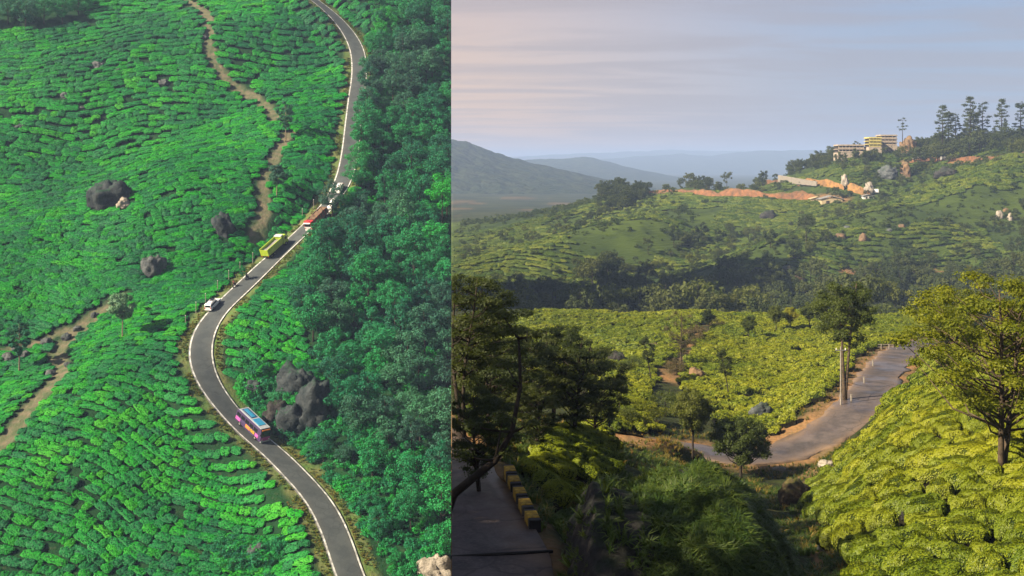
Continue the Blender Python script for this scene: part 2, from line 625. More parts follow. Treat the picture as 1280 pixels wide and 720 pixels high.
uu = np.concatenate([np.arange(-420, -40, 20), np.arange(-40, 560, 4), [560, 564]])
yy = np.concatenate([np.arange(96, 170, 3.0), np.arange(170, 470, 1.0), np.arange(470, 640, 4.0)])
U, Y = np.meshgrid(uu, yy)
X = (U - CX) / F * Y
Z = L(X, Y)
dr, _ = poly_dist(X, Y, road_c)
soil = np.zeros_like(X)
for p, w in zip(path_c, PATHW):
    d, _ = poly_dist(X, Y, p)
    soil = np.maximum(soil, 1 - sstep(w * 0.7, w * 1.5, d + 0.7 * fbm(X / 3, Y / 3, 41, 2)))
Z = Z - 0.35 * soil
verge = (1 - sstep(3.8, 5.6, dr + 1.0 * fbm(X / 4, Y / 4, 43, 2)))
Z = Z - 0.10 * (dr < 2.6)
nr, nc = X.shape
V = np.stack([X, Y, Z], -1).reshape(-1, 3)
idx = np.arange(nr * nc).reshape(nr, nc)
Q = np.stack([idx[:-1, :-1], idx[:-1, 1:], idx[1:, 1:], idx[1:, :-1]], -1).reshape(-1, 4)
# the straight end of the hillside drops as a rock face that leans back under it
e = V[idx[:, -1]]
ns = 10
sk = []
for k in range(1, ns + 1):
    t = k / ns
    p = e.copy()
    p[:, 2] = e[:, 2] * (1 - t) - 150 * t
    p[:, 0] -= 0.25 * (e[:, 2] - p[:, 2]) * (1 + 0.5 * fbm(p[:, 1] / 9, p[:, 2] / 9, 3, 3))
    sk.append(p)
n0 = len(V)
V = np.concatenate([V] + sk)
cols = [idx[:, -1]] + [n0 + k * nr + np.arange(nr) for k in range(ns)]
QS = [np.stack([cols[k][:-1], cols[k + 1][:-1], cols[k + 1][1:], cols[k][1:]], -1) for k in range(ns)]
Q = np.concatenate([Q] + QS)
pad = np.zeros(ns * nr)
cliff = np.concatenate([np.zeros(nr * nc), np.ones(ns * nr)])

m, nt, b, out = mat_new('hillside_soil')
col = mix(nt, noise_fac(nt, 0.15, 6, 'Geo'), (0.010, 0.045, 0.014), (0.006, 0.028, 0.010))
col = mix(nt, fmul(nt, noise_fac(nt, 0.9, 5, 'Geo', 0.55, 0.75), 0.6), col, (0.05, 0.06, 0.03))
vg = mix(nt, noise_fac(nt, 0.35, 5, 'Geo'), (0.075, 0.14, 0.035), (0.13, 0.14, 0.055))
col = mix(nt, attr(nt, 'verge'), col, vg)
so = mix(nt, noise_fac(nt, 0.5, 6, 'Geo'), (0.14, 0.12, 0.08), (0.06, 0.085, 0.04))
col = mix(nt, attr(nt, 'soil'), col, so)
cl = mix(nt, noise_fac(nt, 0.2, 8, 'Geo'), (0.10, 0.09, 0.08), (0.02, 0.05, 0.02))
col = mix(nt, attr(nt, 'cliff'), col, cl)
nt.links.new(col, b.inputs['Base Color'])
b.inputs['Roughness'].default_value = 0.95
b.inputs['Specular IOR Level'].default_value = 0.1
bump(nt, b, noise_fac(nt, 1.2, 8, 'Geo', 0.2, 0.8), 0.7, 0.3)
M['hill'] = m
hill = link('hillside', mesh_np('hillside', V, Q, attrs={'verge': np.concatenate([verge.ravel(), pad]), 'soil': np.concatenate([soil.ravel(), pad]), 'cliff': cliff}), m)
tag(hill, 'steep slope under the tea rows with bare earth footpaths', None, None, 'structure')


# ------------------------------------------------------------------ terrain: the valley
CTRL = [  # column, distance, height
    (564, 10, -10.2), (564, 20, -10.6), (564, 30, -10.6), (564, 42, -10.8), (564, 60, -14.5), (564, 95, -22), (564, 150, -29), (564, 250, -33), (564, 300, -42),
    (564, 400, -60), (564, 500, -62), (564, 600, -55), (564, 800, -46), (564, 1000, -48), (564, 1400, -52), (564, 2000, -52),
    (660, 10, -10.2), (660, 20, -10.6), (660, 30, -10.6), (660, 40, -11.5), (660, 60, -14.5), (660, 95, -22), (660, 150, -28), (660, 250, -33), (660, 300, -43),
    (660, 400, -60), (660, 500, -59), (660, 600, -49), (660, 800, -37), (660, 1000, -44), (660, 1400, -52),
    (760, 12, -12), (760, 30, -12.5), (760, 60, -15.5), (760, 95, -22), (760, 150, -27), (760, 220, -31), (760, 250, -35), (760, 320, -52), (760, 420, -60),
    (760, 520, -50), (760, 650, -36), (760, 800, -22), (760, 950, -42), (760, 1400, -52),
    (860, 15, -13), (860, 30, -13), (860, 70, -19), (860, 95, -25.2), (860, 105, -25.6), (860, 150, -27), (860, 255, -35), (860, 320, -52), (860, 430, -58),
    (860, 520, -46), (860, 650, -31), (860, 800, -17), (860, 950, -40), (860, 1400, -50),
    (1000, 15, -13), (1000, 30, -13), (1000, 45, -15.5), (1000, 60, -19), (1000, 85, -24.5), (1000, 100, -26), (1000, 115, -25.5), (1000, 160, -28), (1000, 260, -36),
    (1000, 330, -53), (1000, 430, -57), (1000, 500, -43), (1000, 600, -29), (1000, 700, -17.5), (1000, 800, -4), (1000, 950, -28), (1000, 1400, -50),
    (1064, 750, 5.5), (1064, 800, 5.5), (1110, 750, 7.5), (1110, 800, 8), (1200, 760, 12), (1140, 15, -12), (1140, 40, -13.5), (1140, 60, -15), (1140, 90, -18.8), (1140, 120, -23.3), (1140, 150, -25.3), (1140, 180, -29), (1140, 230, -33), (1140, 270, -38),
    (1140, 330, -54), (1140, 430, -54), (1140, 500, -39), (1140, 600, -21), (1140, 700, 0.5), (1140, 760, 9), (1140, 950, -12), (1140, 1400, -45),
    (1280, 15, -11), (1280, 40, -13), (1280, 60, -14), (1280, 90, -17), (1280, 150, -24), (1280, 270, -42), (1280, 330, -53), (1280, 430, -49),
    (1280, 500, -32), (1280, 580, -10), (1280, 640, 4), (1280, 690, 9.5), (1280, 760, 14.6), (1280, 900, 2), (1280, 1400, -40),
    (1500, 15, -9), (1500, 60, -11), (1500, 150, -20), (1500, 330, -45), (1500, 500, -20), (1500, 700, 20), (1500, 1400, -30),
    (2100, 15, -6), (2100, 60, -6), (2100, 150, -10), (2100, 330, -30), (2100, 500, 0), (2100, 700, 30), (2100, 1400, -30),
    (564, 3500, -55), (1000, 3500, -55), (1600, 3500, -50), (564, 14000, -60), (1300, 14000, -60), (2100, 14000, -60)]
C = np.array(CTRL)
KX, KY = 1 / 130.0, 3.2
cp = np.stack([(C[:, 0] - 900) * KX, np.log(C[:, 1]) * KY], 1)


def _rbf(a, b2):
    return np.sqrt(((a[:, None] - b2[None]) ** 2).sum(-1) + 0.02)


A = np.zeros((len(C) + 3, len(C) + 3))
A[:-3, :-3] = _rbf(cp, cp)
A[:-3, -3:] = np.c_[np.ones(len(C)), cp]
A[-3:, :-3] = A[:-3, -3:].T
W = np.linalg.solve(A, np.r_[C[:, 2], 0, 0, 0])


def spur_fn(x, y):
    s = x * 0.70 - (y - 600) * 0.72 + 40 * fbm(x / 160, y / 160, 71, 3)
    return np.sin(s / 68.0 * math.pi) * 0.7 + 0.3 * (1 - np.abs(np.mod(s / 68.0 - 0.5, 2) - 1) * 2)


def R_base(x, y):
    shp = np.shape(x)
    x = np.ravel(np.asarray(x, float))
    y = np.maximum(np.ravel(np.asarray(y, float)), 5)
    q = np.stack([(CX + F * x / y - 900) * KX, np.log(y) * KY], 1)
    z = np.empty(len(q))
    for i in range(0, len(q), 20000):
        s = q[i:i + 20000]
        z[i:i + 20000] = _rbf(s, cp) @ W[:-3] + np.c_[np.ones(len(s)), s] @ W[-3:]
    # spurs and gullies that run down the far side of the valley
    far = sstep(400, 480, y) * (1 - sstep(600, 730, y))
    z = z + far * (14.0 * spur_fn(x, y) + 5.0 * fbm(x / 60, y / 60, 73, 3))
    z = z + sstep(120, 200, y) * (1 - far) * 1.5 * fbm(x / 45, y / 45, 75, 3)
    z = z + 0.5 * fbm(x / 9, y / 9, 77, 3) * sstep(20, 60, y)
    return z.reshape(shp)


RROAD_PX = [(770, 541), (815, 550), (865, 562), (925, 576), (985, 566), (1040, 540), (1080, 500), (1105, 464), (1124, 443), (1146, 430), (1180, 424), (1230, 420)]
rroad_c = catmull([hit(R_base, u, v, 40, 320, 0.25) for u, v in RROAD_PX], 0.8)
for _ in range(20):
    rroad_c[1:-1] = (rroad_c[:-2] + 2 * rroad_c[1:-1] + rroad_c[2:]) / 4
nroad_c = catmull([(-1.1, 9, -10.55), (-1.05, 18, -10.55), (-1.15, 25, -10.55), (-1.45, 30, -10.55), (-2.3, 35.5, -10.58), (-3.3, 40, -10.65), (-4.6, 46, -10.8), (-6.6, 54, -11)], 0.5)
RHW, NHW = 2.4, 2.35


def Rg(x, y):
    z = R_base(x, y)
    d, e = poly_dist(x, y, rroad_c)
    w = 1 - sstep(3.6, 7.0, d)
    z = z * (1 - w) + (e[..., 0] - 0.05) * w
    d, e = poly_dist(x, y, nroad_c)
    w = 1 - sstep(2.6, 4.2, d)
    return z * (1 - w) + (e[..., 0] - 0.05) * w


uu = np.concatenate([[564, 567], np.arange(570, 1300, 4.5), np.arange(1300, 2700, 45)])
yy = np.exp(np.concatenate([np.arange(math.log(7), math.log(160), 0.0125), np.arange(math.log(160), math.log(950), 0.0065), np.arange(math.log(950), math.log(16000), 0.05)]))
U, Y = np.meshgrid(uu, yy)
X = (U - CX) / F * Y
Z = Rg(X, Y)
UU, VV = to_px(X, Y, Z)
d1, _ = poly_dist(X, Y, rroad_c)
d2, _ = poly_dist(X, Y, nroad_c)
soil = (1 - sstep(2.9, 5.2, d1 + 1.2 * fbm(X / 3, Y / 3, 81, 3))) * 1.0
soil = np.maximum(soil, 0.8 * (1 - sstep(2.3, 3.2, d2 + 0.8 * fbm(X / 1.5, Y / 1.5, 82, 3))))
soil = np.maximum(soil, (Y < 110) * in_poly(UU, VV, [(985, 590), (1040, 575), (1045, 640), (1075, 720), (1030, 740), (1000, 650)]) * sstep(-0.2, 0.3, fbm(X / 2, Y / 2, 83, 3)))
soil = np.maximum(soil, 0.9 * ((Y < 260) & (Y > 90)) * in_poly(UU, VV, [(950, 545), (1050, 500), (1075, 480), (1080, 500), (1050, 530), (990, 552)]))
soil = np.maximum(soil, 0.9 * ((Y < 260) & (Y > 90)) * in_poly(UU, VV, [(820, 455), (850, 440), (885, 400), (905, 398), (870, 440), (860, 480), (890, 510), (860, 515), (830, 480)]) * sstep(-0.25, 0.15, fbm(X / 5, Y / 5, 84, 3)))
# bare earth on the far slope: road terraces
for line, w in (([(790, 241), (860, 240), (950, 247), (1050, 250)], 5), ([(1135, 203), (1180, 200), (1230, 199), (1300, 199)], 5), ([(1055, 340), (1120, 338), (1180, 339), (1300, 341)], 2.0)):
    pl = catmull([hit(R_base, u, v, 420, 840, 1.0) for u, v in line], 6)
    d, _ = poly_dist(X, Y, pl)
    soil = np.maximum(soil, 1 - sstep(w * 0.8, w * 1.6, d + 2 * fbm(X / 8, Y / 8, 85, 2)))
soil = np.maximum(soil, 0.45 * ((Y > 1000) & (Y < 2400)) * sstep(0.3, 0.5, fbm(X / 60, Y / 60, 86, 4)))
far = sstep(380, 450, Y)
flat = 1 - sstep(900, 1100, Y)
nr, nc = X.shape
V = np.stack([X, Y, Z], -1).reshape(-1, 3)
idx = np.arange(nr * nc).reshape(nr, nc)
Q = np.stack([idx[:-1, :-1], idx[:-1, 1:], idx[1:, 1:], idx[1:, :-1]], -1).reshape(-1, 4)
e = V[idx[:, 0]]
sk = []
for k in range(1, ns + 1):
    t = k / ns
    p = e.copy()
    p[:, 2] = e[:, 2] * (1 - t) - 150 * t
    p[:, 0] += 0.2 * (e[:, 2] - p[:, 2]) * (1 + 0.5 * fbm(p[:, 1] / 9, p[:, 2] / 9, 4, 3))
    sk.append(p)
n0 = len(V)
V = np.concatenate([V] + sk)
cols = [idx[:, 0]] + [n0 + k * nr + np.arange(nr) for k in range(ns)]
QS = [np.stack([cols[k][1:], cols[k + 1][1:], cols[k + 1][:-1], cols[k][:-1]], -1) for k in range(ns)]
Q = np.concatenate([Q] + QS)
pad = np.zeros(ns * nr)

m, nt, b, out = mat_new('valley_ground')
near = mix(nt, noise_fac(nt, 0.6, 7, 'Geo'), (0.030, 0.042, 0.012), (0.014, 0.018, 0.007))  # soil colour darkened to stand in for shade in the tea gaps
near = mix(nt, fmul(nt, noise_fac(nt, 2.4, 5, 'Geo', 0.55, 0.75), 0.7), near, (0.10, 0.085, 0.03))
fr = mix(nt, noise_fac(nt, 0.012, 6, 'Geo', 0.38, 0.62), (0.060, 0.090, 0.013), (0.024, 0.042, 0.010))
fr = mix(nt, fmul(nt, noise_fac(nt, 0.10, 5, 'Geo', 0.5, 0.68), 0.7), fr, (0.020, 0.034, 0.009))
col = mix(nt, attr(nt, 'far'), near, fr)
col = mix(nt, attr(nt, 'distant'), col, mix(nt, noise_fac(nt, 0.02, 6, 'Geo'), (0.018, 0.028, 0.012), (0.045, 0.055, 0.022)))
so = mix(nt, noise_fac(nt, 0.25, 7, 'Geo'), (0.26, 0.14, 0.06), (0.12, 0.09, 0.05))
so = mix(nt, fmul(nt, noise_fac(nt, 3, 5, 'Geo', 0.5, 0.7), 0.5), so, (0.06, 0.065, 0.02))
col = mix(nt, attr(nt, 'soil'), col, so)
cl = mix(nt, noise_fac(nt, 0.2, 8, 'Geo'), (0.14, 0.10, 0.07), (0.03, 0.05, 0.02))
col = mix(nt, attr(nt, 'cliff'), col, cl)
nt.links.new(col, b.inputs['Base Color'])
b.inputs['Roughness'].default_value = 0.95
b.inputs['Specular IOR Level'].default_value = 0.1
# terraced tea rows on the far slope and clods close by
wv = N(nt, 'ShaderNodeTexWave', wave_type='BANDS', bands_direction='Z')
wv.inputs['Scale'].default_value = 0.28
wv.inputs['Distortion'].default_value = 7.0
wv.inputs['Detail'].default_value = 3
wv.inputs['Detail Scale'].default_value = 0.4
nt.links.new(N(nt, 'ShaderNodeNewGeometry').outputs['Position'], wv.inputs['Vector'])
b1 = N(nt, 'ShaderNodeBump')
b1.inputs['Distance'].default_value = 1.2
nt.links.new(fmul(nt, attr(nt, 'far'), 0.2), b1.inputs['Strength'])
nt.links.new(wv.outputs['Fac'], b1.inputs['Height'])
b3 = N(nt, 'ShaderNodeBump')
b3.inputs['Distance'].default_value = 0.25
b3.inputs['Strength'].default_value = 0.7
nt.links.new(noise_fac(nt, 1.6, 9, 'Geo', 0.2, 0.8), b3.inputs['Height'])
nt.links.new(b1.outputs[0], b3.inputs['Normal'])
nt.links.new(b3.outputs[0], b.inputs['Normal'])
M['ground'] = m
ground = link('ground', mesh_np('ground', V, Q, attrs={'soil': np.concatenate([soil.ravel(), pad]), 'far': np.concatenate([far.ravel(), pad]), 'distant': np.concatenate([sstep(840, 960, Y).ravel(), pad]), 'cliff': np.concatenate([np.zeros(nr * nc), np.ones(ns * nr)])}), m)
tag(ground, 'valley floor and slopes that run to the horizon', None, None, 'structure')


def ribbon(name, line, hw, lift, mat, nlat=9, clip=None, wob=0.0, off=0.0, thick=0.25):
    T = np.gradient(line[:, :2], axis=0)
    T /= np.linalg.norm(T, axis=1)[:, None] + 1e-9
    NN = np.stack([T[:, 1], -T[:, 0]], 1)
    rows = []
    lat = np.linspace(-1, 1, nlat)
    for i in range(len(line)):
        for s in lat:
            w = hw * s
            if abs(s) == 1:
                w += wob * float(fbm(np.array(i * 0.35), np.array(s * 9.0), 91, 3))
            p = line[i, :2] + NN[i] * (w + off)
            rows.append((p[0], p[1], line[i, 2] + lift + 0.05 * (1 - s * s) * hw / 3))
    V = np.array(rows)
    n = len(line)
    edge = np.tile(np.abs(lat) ** 3, n)
    idx = np.arange(n * nlat).reshape(n, nlat)
    Q = np.stack([idx[:-1, :-1], idx[:-1, 1:], idx[1:, 1:], idx[1:, :-1]], -1).reshape(-1, 4)
    if thick:
        for c in (0, nlat - 1):
            lo = V[idx[:, c]].copy()
            lo[:, 2] -= thick
            k = len(V) + np.arange(n)
            V = np.concatenate([V, lo])
            edge = np.concatenate([edge, np.ones(n)])
            q = np.stack([idx[:-1, c], idx[1:, c], k[1:], k[:-1]], -1)
            Q = np.concatenate([Q, q if c == 0 else q[:, ::-1]])
    me = mesh_np(name, V, Q, attrs={'edge': edge})
    if clip is not None:
        cut_mesh(me, clip)
    return me


def cut_mesh(me, side, Mw=None):
    """end a mesh at the straight edge between the two hillsides (side +1 keeps the valley's part)"""
    bm = bmesh.new()
    bm.from_mesh(me)
    n = Vector((1, -CUT, 0)).normalized()
    co = Vector((0, 0, 0)) + n * 0.02 * side
    if Mw is not None:
        inv = Mw.inverted()
        co = inv @ co
        n = (Mw.transposed().to_3x3() @ n).normalized()
    bmesh.ops.bisect_plane(bm, geom=bm.verts[:] + bm.edges[:] + bm.faces[:], plane_co=co, plane_no=n, clear_inner=side > 0, clear_outer=side < 0)
    bm.to_mesh(me)
    bm.free()
    me.update()


road_l = link('road', ribbon('road', road_c, HW, 0.12, M['road_l'], 9, None, 0.12), M['road_l'])
tag(road_l, 'smooth grey tarmac road with white edge lines', None, None, 'structure')
for s in (-1, 1):
    link('edge_line', ribbon('edge_line', road_c, 0.15, 0.145, M['line'], 3, None, 0.0, s * (HW - 0.30), 0), M['line'], road_l)
road_r = link('road', ribbon('road', rroad_c, RHW, 0.06, M['road_r'], 11, None, 0.7), M['road_r'])
tag(road_r, 'worn dusty tarmac road through the tea', None, None, 'structure')
road_n = link('road', ribbon('road', nroad_c, NHW, 0.05, M['road_r'], 9, 1, 0.15), M['road_r'])
tag(road_n, 'shaded tarmac road beside the painted kerb', None, None, 'structure')

# ------------------------------------------------------------------ mountains beyond the valley
m, nt, b, out = mat_new('mountain_forest')
col = mix(nt, noise_fac(nt, 0.02, 8, 'Geo'), (0.020, 0.032, 0.014), (0.040, 0.050, 0.020))
nt.links.new(col, b.inputs['Base Color'])
b.inputs['Roughness'].default_value = 1.0
b.inputs['Specular IOR Level'].default_value = 0.0
bump(nt, b, noise_fac(nt, 0.03, 8, 'Geo', 0.2, 0.8), 1.0, 12)
M['mount'] = m


def mountain(crest, Yc, depth, seed, amp, lab):
    c = np.array(crest, float)
    us = np.arange(c[0, 0], c[-1, 0] + 1, 2.5)
    vs = np.interp(us, c[:, 0], c[:, 1])
    k = np.ones(9) / 9
    vs = np.convolve(np.pad(vs, 4, mode='edge'), k, 'valid')
    xs = (us - CX) / F * Yc
    zs = -(vs - HZ) / F * Yc
    ts = np.linspace(-1, 1, 61)
    Xg, Tg = np.meshgrid(xs, ts)
    base = -62.0
    prof = np.where(Tg < 0, 1 - np.abs(Tg) ** 1.15, 1 - np.abs(Tg) ** 1.6)
    H = np.maximum(zs - base, 3)[None]
    sp = fbm(Xg / (depth * 0.16), Tg * 1.3 + seed, seed, 4)
    Zg = base + H * (prof + 0.35 * amp * sp * (1 - prof) * 2 * prof) + H * 0.05 * fbm(Xg / (Yc * 0.010), Tg * 3, seed + 3, 4)
    Yg = Yc + Tg * depth + sp * depth * 0.08
    n, mcol = Xg.shape
    ii = np.arange(n * mcol).reshape(n, mcol)
    Qm = np.stack([ii[:-1, :-1], ii[:-1, 1:], ii[1:, 1:], ii[1:, :-1]], -1).reshape(-1, 4)
    o = link('mountain', mesh_np('mountain', np.stack([Xg, Yg, Zg], -1).reshape(-1, 3), Qm), M['mount'])
    tag(o, lab, None, None, 'structure')


mountain([(300, 150), (480, 158), (540, 166), (564, 173), (585, 179), (605, 187), (630, 194), (660, 203), (690, 209), (725, 217), (770, 226), (820, 235), (870, 243)], 2600, 700, 5, 1.0, 'dark wooded mountain that falls away to the right')
mountain([(470, 215), (560, 208), (640, 203), (665, 199), (690, 199), (712, 198), (732, 195), (750, 199), (775, 206), (800, 212), (835, 219), (880, 228), (930, 240)], 4600, 1000, 9, 0.8, 'blue mountain with a small rounded peak')
mountain([(450, 212), (560, 206), (700, 203), (760, 198), (800, 195), (840, 193), (860, 192), (885, 196), (905, 193), (935, 189), (980, 188), (1030, 187), (1090, 190), (1200, 196), (1350, 204)], 8200, 1700, 13, 0.6, 'pale long mountain range on the horizon')
mountain([(450, 204), (560, 200), (640, 196), (720, 192), (790, 189), (850, 187), (900, 189), (960, 188), (1050, 189), (1200, 193), (1350, 199)], 10600, 1500, 17, 0.5, 'faintest mountain range behind all the others')
# ------------------------------------------------------------------ vegetation builders
PROTO = bpy.data.collections.new('plant_prototypes')      # not linked to the scene: sources for scattering only


def unit(n, g):
    v = g.normal(size=(n, 3))
    return v / np.linalg.norm(v, axis=1)[:, None]


def leaf_quads(P, Nrm, size, g, aspect=0.6):
    """one leaf-shaped quad per point"""
    n = len(P)
    a = np.cross(Nrm, unit(n, g))
    a /= np.linalg.norm(a, axis=1)[:, None] + 1e-9
    b2 = np.cross(Nrm, a)
    s = (size * g.uniform(0.6, 1.3, n))[:, None]
    w = s * aspect
    V = np.stack([P - a * s * 0.5, P + b2 * w * 0.5 + Nrm * s * 0.08, P + a * s * 0.5, P - b2 * w * 0.5 + Nrm * s * 0.08], 1).reshape(-1, 3)
    return V, np.arange(4 * n).reshape(n, 4)


def cloud(g, centres, radii, per, size, flat=0.75, aspect=0.6, hollow=0.55, up=0.35):
    Ps, Ns = [], []
    for c, r in zip(centres, radii):
        n = max(6, int(per * (r / np.mean(radii)) ** 2))
        d = unit(n, g)
        rr = r * (hollow + (1 - hollow) * g.uniform(0, 1, n)) * (1 + 0.25 * g.normal(size=n) * 0.5)
        P = c + d * rr[:, None] * np.array([1, 1, flat])
        nn = d * 0.75 + unit(n, g) * 0.6 + np.array([0, 0, up])
        Ps.append(P)
        Ns.append(nn / np.linalg.norm(nn, axis=1)[:, None])
    return leaf_quads(np.concatenate(Ps), np.concatenate(Ns), size, g, aspect)


def tree_parts(seed, H, base, rx, clumps, per, leaf, tr, flat=0.75, cr=0.34, lean=(0, 0), forks=1, shape='round', sparse=0.0, hollow=0.55, limbs=None, bend=0.25, up=0.35):
    """trunk+limbs mesh and crown mesh, base at the origin"""
    g = np.random.default_rng(seed)
    rz = (H - base) / 2
    cz = base + rz
    C, Rr = [], []
    tries = 0
    while len(C) < clumps and tries < 4000:
        tries += 1
        d = unit(1, g)[0]
        r = g.uniform(0.35, 1.0) ** 0.6
        zz = d[2] * r
        if shape == 'round':
            k = 1.0
        elif shape == 'cone':
            k = 0.25 + 0.75 * (1 - (zz + 1) / 2)
        elif shape == 'umbrella':
            k = 0.45 + 0.65 * (zz + 1) / 2
        else:
            k = 1 - 0.25 * abs(zz)
        p = np.array([d[0] * r * rx * k * g.uniform(0.8, 1.15), d[1] * r * rx * k * g.uniform(0.8, 1.15), cz + zz * rz * 0.88])
        p[:2] += np.array(lean) * (p[2] / H)
        rad = rx * cr * g.uniform(0.55, 1.25)
        if any(np.linalg.norm((p - c) * [1, 1, 1.25]) < 0.55 * (rad + q) * (1 + sparse) for c, q in zip(C, Rr)):
            continue
        C.append(p)
        Rr.append(rad)
    V, Q = cloud(g, np.array(C), np.array(Rr), per, leaf, flat, hollow=hollow, up=up)
    crown = (V, Q)
    acc = Acc()
    tops = []
    for f in range(forks):
        ang = g.uniform(0, math.tau)
        off = np.array([math.cos(ang), math.sin(ang)]) * (0.0 if forks == 1 else rx * 0.35)
        pts, rad = [], []
        n = 9
        ph = g.uniform(0, 6)
        for i in range(n):
            t = i / (n - 1)
            zt = t * H * 0.9
            pts.append((lean[0] * t * 0.95 + off[0] * t + bend * H * 0.05 * math.sin(t * 4 + ph) * t, lean[1] * t + off[1] * t + bend * H * 0.05 * math.cos(t * 3.3 + ph) * t, zt - 0.4 * (i == 0)))
            rad.append(tr * (1.25 if i == 0 else 1.0) * (1 - 0.85 * t) + 0.012)
        acc.tube(pts, rad, 7)
        tops.append(pts)
    order = list(range(len(C)))
    for j in order[:limbs or len(C)]:
        p = C[j]
        pts = tops[j % forks]
        zt = max(base * 0.75, min(0.85 * H, p[2] - (0.5 + 0.5 * g.random()) * np.linalg.norm(p[:2] - np.array(pts[-1][:2]) * 0.5) * 0.8))
        t = min(0.98, max(0.05, zt / (0.9 * H)))
        i = int(t * 8)
        fr = t * 8 - i
        a = np.array(pts[i]) * (1 - fr) + np.array(pts[min(i + 1, 8)]) * fr
        r0 = (tr * (1 - 0.85 * t)) * 0.5 + 0.01
        mid = (a + p) / 2 + np.array([0, 0, -0.06 * np.linalg.norm(p - a)]) + g.normal(size=3) * 0.05 * np.linalg.norm(p - a)
        acc.tube([a, mid, p], [r0, r0 * 0.6, 0.012], 5)
    return acc.mesh('trunk', smooth=True), mesh_np('crown', *crown, smooth=False)


def tree(name, parts, loc, rz, sc, mats, label, group=None, cut=0, cat='tree', tilt=(0, 0), sz=None):
    Mx = Matrix.Translation(loc) @ Matrix.Rotation(tilt[0], 4, 'X') @ Matrix.Rotation(tilt[1], 4, 'Y') @ Matrix.Rotation(rz, 4, 'Z') @ Matrix.Diagonal((sc, sc, sz or sc, 1))
    root = empty(name, Mx)
    for nm, me, mt in (('trunk', parts[0], mats[0]), ('crown', parts[1], mats[1])):
        if cut:
            me = me.copy()
            cut_mesh(me, cut, Mx)
            me.materials.clear()
            if len(me.polygons) == 0:
                continue
        if me.materials and me.materials[0] != mt:
            key = me.name + mt.name
            if key not in _alt:
                _alt[key] = me.copy()
                _alt[key].materials.clear()
            me = _alt[key]
        link(nm, me, mt, root)
    return tag(root, label, cat, group)


_alt = {}


def near_cut(loc, rad):
    n = math.hypot(1, CUT)
    return (loc[0] - CUT * loc[1]) / n, (abs(loc[0] - CUT * loc[1]) / n) < rad


def bush_mesh(seed, Lx, Ly, H, nleaf, leaf, rings=6, segs=18, lump=0.16, shag=0.95):
    """a plucked tea bush: flat-topped cushion with leafy skin"""
    g = np.random.default_rng(seed)
    th = np.arange(segs) * math.tau / segs
    e = 2.0 / 4.2
    cx = np.sign(np.cos(th)) * np.abs(np.cos(th)) ** e * Lx / 2
    cy_ = np.sign(np.sin(th)) * np.abs(np.sin(th)) ** e * Ly / 2
    wob = 1 + 0.05 * np.cos(4 * th) + 0.12 * np.sin(th * 2 + g.uniform(0, 6)) + 0.09 * np.sin(th * 3 + g.uniform(0, 6)) + 0.05 * g.normal(size=segs)
    V = []
    # a plucked bush: bare twiggy stems below, darkened to paint the shaded sides, an overhanging leafy table above
    kr = np.interp(np.linspace(0, 1, rings), [0, .12, .3, .42, .6, .8, .93, 1], [.55, .66, .84, 1.0, .97, .76, .4, .02])
    kz = np.interp(np.linspace(0, 1, rings), [0, .12, .3, .42, .6, .8, .93, 1], [-.3, .12, .42, .60, .84, .95, 1.0, 1.0])
    stem_rings = int(rings * 0.3)
    for i in range(rings):
        rr = kr[i] * wob
        V.append(np.stack([cx * rr, cy_ * rr, np.full(segs, H * kz[i])], 1))
    V = np.concatenate(V)
    top = V[:, 2] > 0
    V[top, 2] *= 1 + 0.35 * fbm(V[top, 0] * 1.1 + seed * 3, V[top, 1] * 1.1, seed, 2)
    for k_ in np.where(top)[0]:
        pv_ = Vector(V[k_])
        n_ = mnoise.noise_vector(pv_ * 1.9 + Vector((seed * 2.3, 0, 0))) * lump * 1.1 + mnoise.noise_vector(pv_ * 4.5 + Vector((0, seed * 1.7, 0))) * lump * 0.6
        V[k_] += np.array(n_)
    idx = np.arange(rings * segs).reshape(rings, segs)
    nx = np.roll(idx, -1, 1)
    Q = np.stack([idx[:-1], nx[:-1], nx[1:], idx[1:]], -1).reshape(-1, 4)
    cap = len(V)
    V = np.concatenate([V, [[0, 0, H]]])
    T = np.stack([idx[-1], nx[-1], np.full(segs, cap)], -1)
    # leaves on the skin
    q = Q[g.integers(stem_rings * segs, len(Q), nleaf * 2)]
    a, b2 = g.random((2, len(q), 1))
    P = (V[q[:, 0]] * (1 - a) + V[q[:, 1]] * a) * (1 - b2) + (V[q[:, 3]] * (1 - a) + V[q[:, 2]] * a) * b2
    ar = np.linalg.norm(np.cross(V[q[:, 1]] - V[q[:, 0]], V[q[:, 3]] - V[q[:, 0]]), axis=1)
    keep = g.random(len(q)) < np.clip(ar / np.percentile(ar, 70), 0.1, 1)
    P = P[keep][:nleaf]
    nn = P / np.array([Lx, Ly, H * 1.6]) ** 1
    nn = nn / np.linalg.norm(nn, axis=1)[:, None] + shag * unit(len(P), g) + np.array([0, 0, 0.6])
    nn /= np.linalg.norm(nn, axis=1)[:, None]
    P = P + nn * leaf * 0.4
    LV, LQ = leaf_quads(P, nn, leaf, g, 0.62)
    me = mesh_np('tea_bush', np.concatenate([V, LV]), np.concatenate([Q, LQ + len(V)]), T)
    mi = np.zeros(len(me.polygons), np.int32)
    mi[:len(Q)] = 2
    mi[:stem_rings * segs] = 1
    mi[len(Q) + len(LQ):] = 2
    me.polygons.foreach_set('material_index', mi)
    return me


